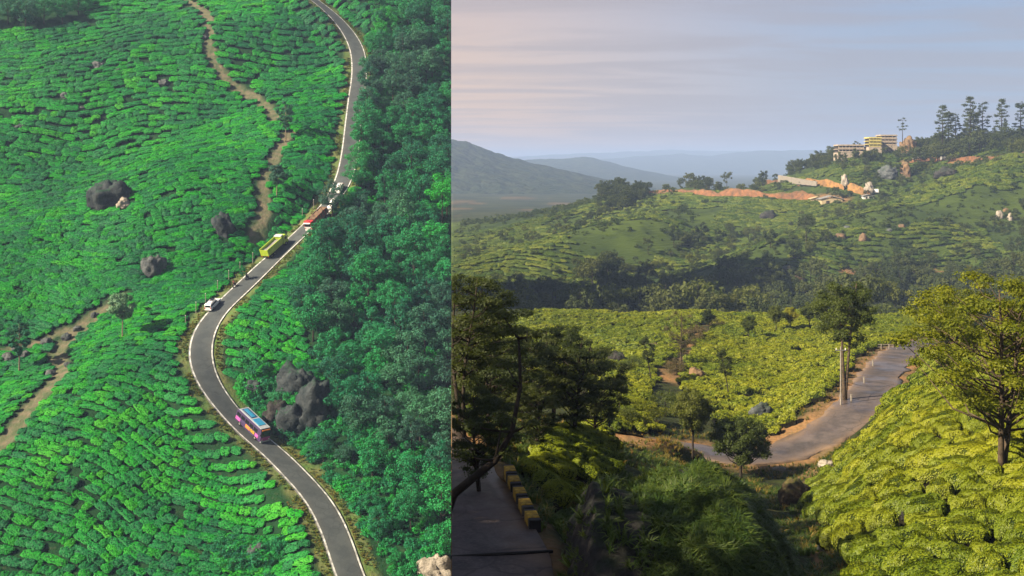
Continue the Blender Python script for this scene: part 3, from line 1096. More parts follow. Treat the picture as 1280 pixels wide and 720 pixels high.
def scatter(name, protos, P, E, S, I, label, cat=None):
    """one uncountable mass: prototypes instanced on points"""
    P = np.asarray(P, np.float32)
    me = bpy.data.meshes.new(name)
    me.vertices.add(len(P))
    me.vertices.foreach_set('co', P.ravel())
    for nm, tp, dat, ky in (('rot', 'FLOAT_VECTOR', np.asarray(E, np.float32), 'vector'), ('scl', 'FLOAT_VECTOR', np.asarray(S, np.float32), 'vector'), ('pick', 'INT', np.asarray(I, np.int32), 'value')):
        me.attributes.new(nm, tp, 'POINT').data.foreach_set(ky, dat.ravel())
    o = bpy.data.objects.new(name, me)
    COL.objects.link(o)
    col = bpy.data.collections.new(name + '_source')
    for k, p in enumerate(protos):
        col.objects.link(p)
    ng = bpy.data.node_groups.new(name, 'GeometryNodeTree')
    ng.interface.new_socket('Geometry', in_out='INPUT', socket_type='NodeSocketGeometry')
    ng.interface.new_socket('Geometry', in_out='OUTPUT', socket_type='NodeSocketGeometry')
    n, l = ng.nodes, ng.links
    gi, go = n.new('NodeGroupInput'), n.new('NodeGroupOutput')
    ip = n.new('GeometryNodeInstanceOnPoints')
    ci = n.new('GeometryNodeCollectionInfo')
    ci.inputs['Collection'].default_value = col
    ci.inputs['Separate Children'].default_value = True
    ci.inputs['Reset Children'].default_value = True
    ip.inputs['Pick Instance'].default_value = True

    def na(nm, tp):
        a = n.new('GeometryNodeInputNamedAttribute')
        a.data_type = tp
        a.inputs['Name'].default_value = nm
        return a.outputs[0]
    l.new(gi.outputs[0], ip.inputs['Points'])
    l.new(ci.outputs[0], ip.inputs['Instance'])
    l.new(na('pick', 'INT'), ip.inputs['Instance Index'])
    er = n.new('FunctionNodeEulerToRotation')
    l.new(na('rot', 'FLOAT_VECTOR'), er.inputs[0])
    l.new(er.outputs[0], ip.inputs['Rotation'])
    l.new(na('scl', 'FLOAT_VECTOR'), ip.inputs['Scale'])
    l.new(ip.outputs[0], go.inputs[0])
    md = o.modifiers.new('scatter', 'NODES')
    md.node_group = ng
    return tag(o, label, cat, None, 'stuff')


def source(name, me, mat):
    if mat is not None and not me.materials:
        me.materials.append(mat)
    return bpy.data.objects.new(name, me)


def joined(parts, mats):
    """trunk + crown as one mesh with two materials, for scattering"""
    a, b2 = parts
    bm = bmesh.new()
    bm.from_mesh(a)
    n = len(bm.faces)
    bm.from_mesh(b2)
    bm.faces.ensure_lookup_table()
    for f in bm.faces[n:]:
        f.material_index = 1
    me = bpy.data.meshes.new('woodland_tree')
    bm.to_mesh(me)
    bm.free()
    for m_ in mats:
        me.materials.append(m_)
    return me


def frames(P, fn, tang, eps=0.8, amt=1.0):
    """euler angles that lay x along the row and z along the slope's normal"""
    x, y = P[:, 0], P[:, 1]
    gx = (fn(x + eps, y) - fn(x - eps, y)) / (2 * eps) * amt
    gy = (fn(x, y + eps) - fn(x, y - eps)) / (2 * eps) * amt
    Zv = np.stack([-gx, -gy, np.ones_like(gx)], 1)
    Zv /= np.linalg.norm(Zv, axis=1)[:, None]
    Xv = np.stack([tang[:, 0], tang[:, 1], gx * tang[:, 0] + gy * tang[:, 1]], 1)
    Xv /= np.linalg.norm(Xv, axis=1)[:, None]
    Yv = np.cross(Zv, Xv)
    return np.stack([np.arctan2(Yv[:, 2], Zv[:, 2]), np.arcsin(np.clip(-Xv[:, 2], -1, 1)), np.arctan2(Xv[:, 1], Xv[:, 0])], 1)


def rows(ts, xr, warp, spacing, lmin, lmax, g, jit=0.12):
    """bush centres in rows that follow the contours: x, y, length, depth, tangent"""
    out = []
    for t, sp in zip(ts, spacing):
        x0, x1 = xr(t)
        m_ = int((x1 - x0) / (lmin * sp)) + 3
        l = (lmin + (lmax - lmin) * g.random(m_) ** 1.6) * sp
        xe = x0 + g.uniform(0, 2) + np.cumsum(l)
        xc = (xe - l / 2)[xe < x1]
        l = l[xe < x1]
        w0, w1 = warp(xc - 0.8, t), warp(xc + 0.8, t)
        dy = (w1 - w0) / 1.6
        n = np.hypot(1, dy)
        out.append(np.stack([xc, t + (w0 + w1) / 2 + g.normal(size=len(xc)) * jit * sp, l * n, np.full(len(xc), sp), 1 / n, dy / n], 1))
    return np.concatenate(out)


# ------------------------------------------------------------------ rocks (made first: the tea keeps clear of them)
def rock(name, loc, dims, seed, mat, label, rz=0.0, sub=4, rough=0.3, group=None, tilt=0.0, cat='rock', sharp=0.5):
    bm = bmesh.new()
    bmesh.ops.create_icosphere(bm, subdivisions=sub, radius=1)
    off = Vector((seed * 3.7, seed * 1.3, seed * 2.1))
    for v in bm.verts:
        p = v.co.copy()
        n1 = mnoise.fractal(p * 1.2 + off, 0.75, 2.1, 6)
        cell = mnoise.voronoi(p * 1.5 + off)[0]
        n2 = (cell[1] - cell[0])
        n3 = mnoise.noise(p * 7 + off)
        v.co = p * (1 + rough * 1.25 * n1 - sharp * 0.9 * max(0, 0.3 - n2) + 0.05 * n3)
        v.co.x = max(-0.95, min(0.95, v.co.x))
        v.co = Vector((v.co.x * dims[0], v.co.y * dims[1], v.co.z * dims[2]))
    me = bpy.data.meshes.new(name)
    bm.to_mesh(me)
    bm.free()
    me.polygons.foreach_set('use_smooth', [True] * len(me.polygons))
    o = link(name, me, mat)
    o.location = loc
    o.rotation_euler = (tilt, 0, rz)
    return tag(o, label, cat, group)


ROCKS_L = []   # x, y, radius


def rock_l(u, v, w, h, seed, mat, label, group=None, sink=0.33, dep=None, rough=0.3):
    """w, h: width and height in metres, base row at v"""
    p = hit(L, u, v)
    d = (dep or w * 0.7)
    o = rock('boulder', (p[0], p[1] + d * 0.3, p[2] + h * (0.5 - sink)), (w / 2, d / 2, h / 2), seed, mat, label, rng.uniform(-0.4, 0.4), group=group, rough=rough, tilt=0.35)
    ROCKS_L.append((p[0], p[1] + d * 0.3, max(w, d) * 0.5))
    return o


rock_l(134, 258, 11.5, 11, 1, M['rock_cold'], 'large grey streaked boulder high on the tea slope with a pale block beneath')
rock_l(153, 262, 4.0, 4.0, 2, M['rock_pale'], 'pale block against the foot of the large grey streaked boulder')
rock_l(190, 346, 6.4, 8.5, 3, M['rock'], 'upright grey boulder standing alone on the tea slope beside a bare patch')
rock_l(277, 296, 6.5, 9.5, 4, M['rock_cold'], 'dark boulder in the tea beside the upper footpath')
rock_l(372, 500, 9.0, 11.5, 5, M['rock_cold'], 'tall dark rock head above the cliff by the road')
rock_l(390, 545, 8.0, 16, 6, M['rock_cold'], 'smooth blue-black rock face between the cliff and the forest', dep=6)
rock_l(364, 552, 7.0, 11, 7, M['rock_cold'], 'jagged dark rock with brown stains at the roadside bend')
rock_l(345, 534, 6.5, 8.5, 8, M['rock_dark'], 'low mossy rock at the roadside beside the bus')
rock_l(318, 498, 5.0, 5, 9, M['rock_cold'], 'small rock half hidden under tea on the inside of the bend')
rock_l(545, 735, 7.0, 8.5, 10, M['rock_pale'], 'pale weathered rock at the edge of the forest', rough=0.35)
rock_l(322, 702, 4.2, 4.6, 11, M['rock'], 'angular grey rock among the tea below the road')
rock_l(290, 696, 2.8, 3.0, 12, M['rock'], 'small grey rock next to the angular one below the road')
for k, (u, v, w) in enumerate([(8, 452, 3.2), (30, 448, 2.6), (58, 432, 3.0), (82, 424, 2.4), (96, 414, 2.0), (118, 396, 2.0), (62, 470, 2.2), (20, 440, 2.4), (84, 458, 1.8)]):
    rock_l(u, v, w, w * 0.8, 20 + k, M['rock'], 'grey stone lying along the lower footpath', 'stones along the lower footpath')
for k, (u, v, w) in enumerate([(122, 86, 4.4), (146, 92, 3.0), (204, 106, 3.6), (80, 124, 3.2), (24, 164, 3.6), (84, 132, 2.0), (102, 137, 2.0), (256, 49, 2.6)]):
    rock_l(u, v, w, w * 0.8, 40 + k, M['rock'], 'small grey rock showing between the tea rows high on the slope', 'small rocks between the upper tea rows')

# ------------------------------------------------------------------ tea on the steep hillside
gl = np.random.default_rng(21)


def warpL(x, t):
    t = np.full(np.shape(x), float(t))
    return (16 * fbm(x / 95.0 + 2, t / 120.0, 31, 2) + 5 * fbm(x / 28.0, t / 40.0, 37, 2) - 0.10 * (x + 60) + 0.22 * (x + 60) * sstep(230, 300, t))


ts, sp = [], []
t = 165.0
while t < 450:
    s = 1.62 + 0.95 * float(sstep(200, 420, t))
    ts.append(t)
    sp.append(s)
    t += s * 0.93
B = rows(ts, lambda t: (-0.49 * t - 12, CUT * t - 2.2), warpL, sp, 0.75, 2.0, gl)
z = L(B[:, 0], B[:, 1])
u_, v_ = to_px(B[:, 0], B[:, 1], z)
ok = (B[:, 1] > 160) & (B[:, 1] < 452) & ~in_poly(u_, v_, FOREST) & ~in_poly(u_, v_, FOREST2)
d, _ = poly_dist(B[:, 0], B[:, 1], road_c)
ok &= d > 5.2
for p, w in zip(path_c, PATHW):
    d, _ = poly_dist(B[:, 0], B[:, 1], p)
    ok &= d > w + 0.7
for x, y, r in ROCKS_L:
    ok &= np.hypot(B[:, 0] - x, (B[:, 1] - y)) > r * 0.85
ok &= (u_ > -60) & (v_ < 790) & (B[:, 0] + B[:, 2] * 0.5 < CUT * B[:, 1] - 0.3)
ok &= gl.random(len(B)) > 0.025
B, z = B[ok], z[ok]
PL = np.stack([B[:, 0], B[:, 1], z - 0.05], 1)
EL = frames(PL, L, B[:, 4:6])
SL = np.stack([B[:, 2] / 2.6 * 1.06, B[:, 3] / 2.1 * gl.uniform(0.84, 0.98, len(B)), gl.uniform(0.6, 0.95, len(B)) * (B[:, 3] / 2.2)], 1)
tea_l_me = [bush_mesh(100 + k, 2.6, 2.12, 1.15, 560, 0.30, 10, 26, 0.22) for k in range(10)]
IL = gl.integers(0, 10, len(B))
tea_r_me = [bush_mesh(200 + k, 1.98, 1.6, 0.85, 6000, 0.10, 13, 34, 0.11, 0.8) for k in range(7)]
tea_r_low = [bush_mesh(240 + k, 1.98, 1.6, 0.85, 800, 0.20, 10, 24, 0.15) for k in range(7)]
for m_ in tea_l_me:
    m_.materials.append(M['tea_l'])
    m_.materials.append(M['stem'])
    m_.materials.append(M['tea_shade_l'])
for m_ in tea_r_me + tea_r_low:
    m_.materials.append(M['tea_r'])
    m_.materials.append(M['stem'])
    m_.materials.append(M['tea_shade_r'])

# ------------------------------------------------------------------ tea in the valley
gr = np.random.default_rng(33)


def warpR(x, t):
    t = np.full(np.shape(x), float(t))
    return 5 * fbm(x / 26.0 + 5, t / 40.0, 61, 2) + 1.5 * fbm(x / 8.0, t / 12.0, 62, 2)


ts, sp = [], []
t = 28.0
while t < 300:
    s = 1.35 + 0.5 * float(sstep(90, 260, t))
    ts.append(t)
    sp.append(s)
    t += s * 0.95
B2 = rows(ts, lambda t: (CUT * t + 0.5, 0.47 * t + 6), warpR, sp, 0.85, 1.9, gr)
z2 = Rg(B2[:, 0], B2[:, 1])
u2, v2 = to_px(B2[:, 0], B2[:, 1], z2)
FIELD_A = [(1075, 800), (1065, 720), (1028, 665), (1022, 615), (1055, 578), (1095, 540), (1112, 505), (1135, 462), (1165, 440), (1290, 430), (1330, 800)]
FIELD_B = [(700, 560), (735, 530), (748, 440), (760, 398), (1000, 388), (1160, 395), (1160, 425), (1108, 432), (1085, 470), (1055, 500), (965, 546), (900, 540), (880, 500), (850, 485), (870, 440), (900, 400), (880, 395), (840, 450), (815, 470), (800, 530), (830, 545), (770, 545)]
FIELD_C = [(564, 405), (760, 385), (760, 440), (700, 500), (640, 520), (564, 520)]
FIELD_D = [(655, 600), (690, 545), (760, 560), (745, 610), (690, 680)]
okA = in_poly(u2, v2, FIELD_A) & (B2[:, 1] < 150)
okB = (in_poly(u2, v2, FIELD_B) | in_poly(u2, v2, FIELD_C) | in_poly(u2, v2, FIELD_D))
ok = okA | okB
d, _ = poly_dist(B2[:, 0], B2[:, 1], rroad_c)
ok &= d > 4.0
d, _ = poly_dist(B2[:, 0], B2[:, 1], nroad_c)
ok &= d > 3.2
ok &= ~((fbm(B2[:, 0] / 9, B2[:, 1] / 9, 57, 2) > 0.6)) & (gr.random(len(B2)) > 0.03)
ok &= (B2[:, 0] - B2[:, 2] * 0.5 > CUT * B2[:, 1] + 0.3)
B2, z2 = B2[ok], z2[ok]
PR = np.stack([B2[:, 0], B2[:, 1], z2 - 0.05], 1)
ER = frames(PR, Rg, B2[:, 4:6])
SR = np.stack([B2[:, 2] / 1.95 * 0.86, B2[:, 3] / 1.55 * gr.uniform(0.64, 0.78, len(B2)), gr.uniform(0.95, 1.3, len(B2)) * (B2[:, 3] / 1.6)], 1)
IR = gr.integers(0, 7, len(B2))


def bush_objects(P, E, S, I, meshes, sel, label, group):
    for k in sel:
        o = bpy.data.objects.new('tea_bush', meshes[I[k]])
        COL.objects.link(o)
        o.location = P[k]
        o.rotation_euler = E[k]
        o.scale = S[k]
        tag(o, label, 'tea bush', group)


ur, vr = to_px(PR[:, 0], PR[:, 1], PR[:, 2])
vis = (ur > 560) & (ur < 1285) & (vr < 745)
size_r = np.where(vis & in_poly(ur, vr, FIELD_A), B2[:, 2] / PR[:, 1], 0)
pick_r = np.argsort(-size_r)[:200]
ul, vl = to_px(PL[:, 0], PL[:, 1], PL[:, 2])
size_l = np.where((ul > 0) & (vl < 722), B[:, 2] / PL[:, 1], 0)
pick_l = np.argsort(-size_l)[:100]
bush_objects(PR, ER, SR, IR, tea_r_me, pick_r, 'round clipped yellow-green tea bush in rows below the big roadside tree', 'tea bushes beside the worn road')
bush_objects(PL, EL, SL, IL, tea_l_me, pick_l, 'deep green clipped tea bush in the lowest rows of the steep slope', 'tea bushes on the steep slope')
rest = np.setdiff1d(np.arange(len(PL)), pick_l)
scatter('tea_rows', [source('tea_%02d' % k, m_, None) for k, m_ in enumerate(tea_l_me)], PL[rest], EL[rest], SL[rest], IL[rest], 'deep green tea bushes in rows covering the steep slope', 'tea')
rest = np.setdiff1d(np.arange(len(PR)), pick_r)
lo = PR[rest, 1] > 75
scatter('tea_rows', [source('tea_%02d' % k, m_, None) for k, m_ in enumerate(tea_r_low)], PR[rest][lo], ER[rest][lo], SR[rest][lo], IR[rest][lo], 'sunlit yellow-green tea bushes in rows on the plateau', 'tea')
scatter('tea_rows', [source('tea_%02d' % k, m_, None) for k, m_ in enumerate(tea_r_me)], PR[rest][~lo], ER[rest][~lo], SR[rest][~lo], IR[rest][~lo], 'clipped tea bushes at the edges of the field by the worn road', 'tea')
# tea on the far side of the valley
gq = np.random.default_rng(44)


def warpF(x, t):
    t = np.full(np.shape(x), float(t))
    return 40 * fbm(x / 150.0 + 5, t / 150.0, 161, 2) + 8 * fbm(x / 40.0, t / 40.0, 162, 2) - 0.25 * x


ts = np.arange(440, 960, 3.1)
B3 = rows(ts, lambda t: (CUT * t, 0.48 * 780), warpF, np.full(len(ts), 3.3), 0.8, 2.2, gq)
B3 = B3[(B3[:, 1] > 425) & (B3[:, 1] < 745) & (B3[:, 0] > CUT * B3[:, 1] + 3) & (B3[:, 0] < 0.47 * B3[:, 1])]
B3 = B3[(fbm(B3[:, 0] / 50, B3[:, 1] / 50, 163, 3) > -0.22) & (gq.random(len(B3)) > 0.06)]
z3 = Rg(B3[:, 0], B3[:, 1])
for line, w in (([(790, 241), (860, 240), (950, 247), (1050, 250)], 7), ([(1135, 203), (1180, 200), (1230, 199), (1300, 199)], 6), ([(1010, 232), (1040, 236), (1090, 244)], 12), ([(1055, 340), (1120, 338), (1180, 339), (1300, 341)], 3.0)):
    pl = catmull([hit(R_base, u, v, 420, 840, 1.0) for u, v in line], 6)
    d, _ = poly_dist(B3[:, 0], B3[:, 1], pl)
    B3, z3 = B3[d > w], z3[d > w]
P3 = np.stack([B3[:, 0], B3[:, 1], z3 - 0.1], 1)
E3 = frames(P3, Rg, B3[:, 4:6], 2.0)
S3 = np.stack([B3[:, 2] / 3.0, B3[:, 3] / 3.0 * gq.uniform(0.8, 1.0, len(B3)), gq.uniform(0.8, 1.3, len(B3))], 1)
tea_f_me = [bush_mesh(260 + k, 3.0, 2.3, 1.15, 170, 0.5, 8, 16, 0.25) for k in range(6)]
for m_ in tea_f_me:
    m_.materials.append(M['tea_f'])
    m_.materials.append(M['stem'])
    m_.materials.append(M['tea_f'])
scatter('tea_rows', [source('tea_%02d' % k, m_, None) for k, m_ in enumerate(tea_f_me)], P3, E3, S3, gq.integers(0, 6, len(P3)), 'olive green tea rows covering the far side of the valley', 'tea')
print('tea', len(PL), len(PR), len(P3))
# ------------------------------------------------------------------ forest on the steep hillside
gf = np.random.default_rng(5)
FT = [tree_parts(300 + k, h, b_, rx, cl, per, 0.40, 0.2, fl, cr * 0.92, shape=sh, hollow=0.62, limbs=10) for k, (h, b_, rx, cl, per, fl, cr, sh) in enumerate([
    (11, 2.5, 4.2, 34, 105, 0.75, 0.32, 'round'), (9, 1.5, 3.8, 30, 110, 0.8, 0.34, 'round'), (13, 4, 3.6, 34, 100, 0.7, 0.34, 'oval'),
    (10, 2, 4.6, 40, 95, 0.6, 0.28, 'umbrella'), (7.5, 0.8, 3.4, 26, 110, 0.8, 0.36, 'round'), (12, 2.5, 3.9, 44, 85, 0.7, 0.26, 'oval')])]
FMAT = [M['forest_l'], M['forest_l'], M['forest_grey'], M['forest_lime']]
FLAB = {'forest_leaf_cool': 'dark blue-green forest tree beside the smooth road', 'forest_leaf_grey': 'grey-green forest tree among darker ones beside the smooth road', 'forest_leaf_fresh': 'fresh green forest tree among darker ones beside the smooth road'}
pts = []
cand = np.stack([gf.uniform(-75, -5, 16000), gf.uniform(165, 412, 16000)], 1)
cz_ = L_base(cand[:, 0], cand[:, 1])
cu_, cv0 = to_px(cand[:, 0], cand[:, 1], cz_)
cd_, _ = poly_dist(cand[:, 0], cand[:, 1], road_c)
okc = in_poly(cu_, cv0, FOREST) & (cd_ > np.where(cv0 < 320, 3.9, 6.0)) & (cv0 < 800) & (cand[:, 0] < CUT * cand[:, 1] - 0.5)
for x, y, r in ROCKS_L:
    okc &= np.hypot(cand[:, 0] - x, cand[:, 1] - y) > r * 0.9
for x, y, z_ in np.c_[cand, cz_][okc]:
    if len(pts) < 250 and not any((x - q[0]) ** 2 + (y - q[1]) ** 2 < 4.9 ** 2 for q in pts):
        pts.append((x, y, z_))
for p in pts:
    k = int(gf.integers(0, 6))
    dr_, _ = poly_dist(np.array([p[0]]), np.array([p[1]]), road_c)
    sc = gf.uniform(0.75, 1.15) * ((0.8 if p[1] > 245 else 0.6) if dr_[0] < 9 else 0.85 if dr_[0] < 13 else 1.0) * (0.7 if p[1] > 385 else 1)
    s, c = near_cut(p, 5.5 * sc)
    if s > -0.8:
        continue
    cool = vn(np.array(p[0] / 14), np.array(p[1] / 18), 66)
    mt = M['forest_grey'] if cool > 0.8 else M['forest_lime'] if cool < (0.5 if p[1] < 235 else 0.34) else M['forest_l']
    tree('forest_tree', FT[k], (p[0], p[1], float(L(np.array(p[0]), np.array(p[1]))) - 0.2), gf.uniform(0, 6.28), sc, (M['bark_dark'], mt), FLAB[mt.name], 'forest trees beside the smooth road', -1 if c else 0)
# roadside trees whose crowns hang over the upper road
for u, v, sc in [(466, 72, 0.9), (463, 98, 0.9), (461, 122, 0.95), (459, 145, 1.0), (457, 165, 1.0), (455, 185, 1.0), (452, 203, 1.0), (450, 222, 0.95), (445, 240, 0.8), (437, 264, 0.6), (476, 48, 0.8)]:
    p = hit(L, u, v)
    tree('forest_tree', FT[int(gf.integers(0, 6))], (p[0], p[1], p[2] - 0.2), gf.uniform(0, 6), sc, (M['bark_dark'], M['forest_l']), 'dark tree whose crown hangs over the upper part of the smooth road', 'trees hanging over the upper road')
# undergrowth on the forest floor and along its edge
SH = [source('shrub_%02d' % k, tree_parts(340 + k, 2.4, 0.1, 1.7, 14, 70, 0.30, 0.05, 0.7, 0.42, hollow=0.4, limbs=3)[1], M['forest_l' if k < 2 else 'forest_lime']) for k in range(4)]
rows_ = np.stack([gf.uniform(-75, 0, 24000), gf.uniform(165, 412, 24000)], 1)
uf_, vf_ = to_px(rows_[:, 0], rows_[:, 1], L_base(rows_[:, 0], rows_[:, 1]))
rows_ = rows_[in_poly(uf_, vf_, FOREST)][:3600]
for rx_, ry_, rr_ in ROCKS_L[4:12]:
    rows_ = np.concatenate([rows_, np.stack([rx_ + gf.normal(size=46) * rr_ * 0.75, ry_ - rr_ * 0.25 + gf.normal(size=46) * rr_ * 0.75], 1)])
d, _ = poly_dist(rows_[:, 0], rows_[:, 1], road_c)
rows_ = rows_[(d > 5.0) & (rows_[:, 0] < CUT * rows_[:, 1] - 1.9)]
P_ = np.c_[rows_, L(rows_[:, 0], rows_[:, 1]) - 0.3]
n = len(P_)
scatter('undergrowth', SH, P_, np.c_[np.zeros((n, 2)), gf.uniform(0, 6.28, n)], np.repeat(gf.uniform(0.5, 1.15, n)[:, None], 3, 1), gf.integers(0, 4, n), 'dense green undergrowth covering the forest floor', 'undergrowth')
# corner wood high on the left
for u, v in [(-20, 42), (10, 30), (32, 38), (55, 30), (78, 30), (98, 18), (20, 8), (50, 8), (80, 4), (-5, 5), (110, 4)]:
    p = hit(L, u, v)
    tree('forest_tree', FT[int(gf.integers(0, 6))], (p[0], p[1], p[2] - 0.2), gf.uniform(0, 6), gf.uniform(0.9, 1.2), (M['bark_dark'], M['forest_l']), 'dark forest tree in the wood at the top of the tea slope', 'trees of the wood above the tea')
# single trees on the tea slope
SO = tree_parts(360, 8.5, 3.4, 2.3, 40, 130, 0.32, 0.13, 0.7, 0.30, shape='oval', hollow=0.4)
SO2 = tree_parts(361, 9.5, 3.0, 2.0, 32, 110, 0.32, 0.12, 0.7, 0.32, shape='oval', hollow=0.4, sparse=0.2)
for (u, v), parts, sc, mt, lab in [((153, 424), SO, 1.25, 'silver', 'silver-leaved tree with a slim bare trunk standing alone in the tea'),
                                   ((24, 468), SO2, 1.30, 'forest_l', 'slender dark tree beside the stones of the lower footpath'),
                                   ((346, 250), SO, 1.15, 'forest_grey', 'pale grey-green tree beside the upper footpath'),
                                   ((357, 176), SO2, 1.25, 'forest_grey', 'thin grey tree where the upper footpath bends'),
                                   ((303, 352), SO2, 0.42, 'forest_l', 'small dark roadside tree beside the motorcycles')]:
    p = hit(L, u, v)
    tree('tree', parts, (p[0], p[1], p[2] - 0.2), gf.uniform(0, 6), sc, (M['bark_pale'], M[mt]), lab)

# ------------------------------------------------------------------ valley trees
gv = np.random.default_rng(9)


def place(name, parts, u, v, mats, label, hpx, H, group=None, y0=25, y1=420, rz=None, tilt=(0, 0), wide=1.0, cutr=3.0, Yfix=None):
    if Yfix:
        x = (u - CX) / F * Yfix
        p = np.array([x, Yfix, float(Rg(np.array(x), np.array(Yfix)))])
        sz = (HZ - p[2] * F / p[1] - v) and (abs(v - (HZ - p[2] * F / p[1])) / F * p[1]) / H if hpx is None else hpx / F * p[1] / H
    else:
        p = hit(Rg, u, v, y0, y1, 0.3)
        sz = hpx / F * p[1] / H
    s, c = near_cut(p, cutr)
    return tree(name, parts, (p[0], p[1], p[2] - 0.15), gv.uniform(0, 6.28) if rz is None else rz, sz * wide, mats, label, group, 1 if c else 0, tilt=tilt, sz=sz)


# round roadside tree, slim trees on the plateau
RT = tree_parts(400, 5.0, 1.35, 2.15, 70, 330, 0.15, 0.12, 0.8, 0.27, shape='round', hollow=0.3)
place('tree', RT, 926, 598, (M['bark_dark'], M['leaf_mid']), 'small round-crowned tree standing at the edge of the worn road', 82, 5.0)
ST = tree_parts(401, 6.2, 2.4, 1.6, 50, 300, 0.15, 0.10, 0.8, 0.32, shape='oval', hollow=0.3)
place('tree', ST, 866, 578, (M['bark_dark'], M['leaf_mid']), 'slim tree with oval crown and bare stem beside the worn road', 96, 6.2)
GT = tree_parts(402, 13, 4.8, 2.9, 56, 260, 0.21, 0.18, 0.7, 0.28, shape='oval', hollow=0.3, forks=2, sparse=0.15)
place('tree', GT, 1056, 502, (M['bark'], M['leaf_mid']), 'tall forked tree with olive crown behind the utility pole', 166, 13)
BT = tree_parts(403, 9, 1.8, 2.5, 40, 70, 0.17, 0.13, 0.7, 0.26, shape='round', hollow=0.2, sparse=0.25)
place('tree', BT, 851, 462, (M['bark'], M['leaf_brown']), 'brown half-bare tree on the plateau beside a red earth bank', 80, 9)
LT = tree_parts(404, 8, 3.2, 1.4, 24, 110, 0.18, 0.10, 0.8, 0.34, shape='oval', lean=(-1.2, 0), hollow=0.3)
place('tree', LT, 912, 500, (M['bark_dark'], M['leaf_dark']), 'leaning slim dark tree in the plateau tea', 68, 8, rz=0)
for u, v, h, mt, lab in [(936, 428, 36, 'leaf_mid', 'slim tree alone in the middle of the plateau tea'), (970, 418, 38, 'leaf_mid', 'slim tree at the back of the plateau, the one beside a dark ditch'),
                         (988, 416, 34, 'leaf_gold', 'yellow-green slim tree at the back of the plateau'), (885, 415, 30, 'leaf_dark', 'small dark tree beside the red bushes on the plateau'),
                         (815, 482, 66, 'leaf_dark', 'thin dark tree left of the brown half-bare tree'), (772, 520, 56, 'leaf_dark', 'thin dark tree beside a black boulder'),
                         (1012, 415, 40, 'leaf_mid', 'bushy tree behind the tall forked tree'), (1030, 420, 44, 'leaf_dark', 'dark bushy tree behind the tall forked tree')]:
    place('tree', LT if h > 50 else ST, u, v, (M['bark_dark'], M[mt]), lab, h, 8 if h > 50 else 6.2, y0=90)
# the big bright tree above the near tea
BG = tree_parts(405, 10.5, 2.9, 4.7, 100, 310, 0.15, 0.16, 0.42, 0.19, shape='round', forks=2, hollow=0.15, sparse=0.45, up=0.7)
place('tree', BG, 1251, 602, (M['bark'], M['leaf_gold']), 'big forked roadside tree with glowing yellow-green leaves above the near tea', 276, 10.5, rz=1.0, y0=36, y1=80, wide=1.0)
BG2 = tree_parts(406, 9, 2.0, 2.9, 70, 380, 0.15, 0.13, 0.6, 0.27, shape='oval', hollow=0.25, up=0.7)
place('tree', BG2, 1200, 478, (M['bark_dark'], M['leaf_gold']), 'narrower bright tree behind the big forked roadside tree', 128, 9, y0=60, y1=160)
place('tree', BG2, 1310, 560, (M['bark_dark'], M['leaf_gold']), 'bright tree partly out of sight to the right of the big forked tree', 230, 9, y0=40, y1=120)
# dark shaded trees on the left of the valley
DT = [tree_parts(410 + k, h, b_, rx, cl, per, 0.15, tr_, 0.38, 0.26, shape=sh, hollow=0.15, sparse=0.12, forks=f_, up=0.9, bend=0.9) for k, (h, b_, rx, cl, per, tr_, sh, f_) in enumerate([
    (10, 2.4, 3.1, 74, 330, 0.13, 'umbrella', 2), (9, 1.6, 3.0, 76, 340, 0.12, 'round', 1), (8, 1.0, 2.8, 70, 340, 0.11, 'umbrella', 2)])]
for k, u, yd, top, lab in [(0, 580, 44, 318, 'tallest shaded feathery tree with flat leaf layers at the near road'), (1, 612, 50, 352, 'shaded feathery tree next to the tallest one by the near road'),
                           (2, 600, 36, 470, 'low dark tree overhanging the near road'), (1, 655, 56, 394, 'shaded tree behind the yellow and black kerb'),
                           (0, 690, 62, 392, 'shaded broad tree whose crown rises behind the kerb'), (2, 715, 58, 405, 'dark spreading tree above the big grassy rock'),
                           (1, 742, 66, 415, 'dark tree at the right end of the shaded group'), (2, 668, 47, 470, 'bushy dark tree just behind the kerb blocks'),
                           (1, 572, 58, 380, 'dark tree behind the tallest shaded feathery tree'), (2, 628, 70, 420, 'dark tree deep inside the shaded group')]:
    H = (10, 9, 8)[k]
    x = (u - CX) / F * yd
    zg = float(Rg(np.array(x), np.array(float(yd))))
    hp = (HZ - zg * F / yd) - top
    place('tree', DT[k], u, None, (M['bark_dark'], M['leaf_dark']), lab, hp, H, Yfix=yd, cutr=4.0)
# leaning limb at the very left, reaching over the near road
acc = Acc()
lp = [(-2.05, 34, -10.7), (-1.75, 33.6, -9.9), (-1.2, 33.2, -9.35), (-0.5, 33, -8.75), (0.0, 33, -7.9), (0.25, 33.2, -6.6), (0.2, 33.4, -5.2)]
acc.tube(lp, [0.17, 0.14, 0.12, 0.10, 0.08, 0.06, 0.03], 8)
g_ = np.random.default_rng(77)
cc, rr = [], []
for i in (3, 4, 5, 6):
    for _ in range(3):
        q = np.array(lp[i]) + g_.normal(size=3) * [0.55, 0.55, 0.35] + [0, 0, 0.4]
        acc.tube([lp[i], tuple((np.array(lp[i]) + q) / 2 + [0, 0, -0.05]), tuple(q)], [0.05, 0.03, 0.01], 5)
        cc.append(q)
        rr.append(g_.uniform(0.35, 0.6))
root = empty('tree', Matrix.Identity(4))
tm = acc.mesh('trunk', smooth=True)
cm = mesh_np('crown', *cloud(g_, np.array(cc), np.array(rr), 190, 0.11, 0.4, up=0.8, hollow=0.2), smooth=False)
cut_mesh(tm, 1)
cut_mesh(cm, 1)
link('trunk', tm, M['bark_dark'], root)
link('crown', cm, M['leaf_dark'], root)
tag(root, 'dark crooked tree leaning across the near road', 'tree')

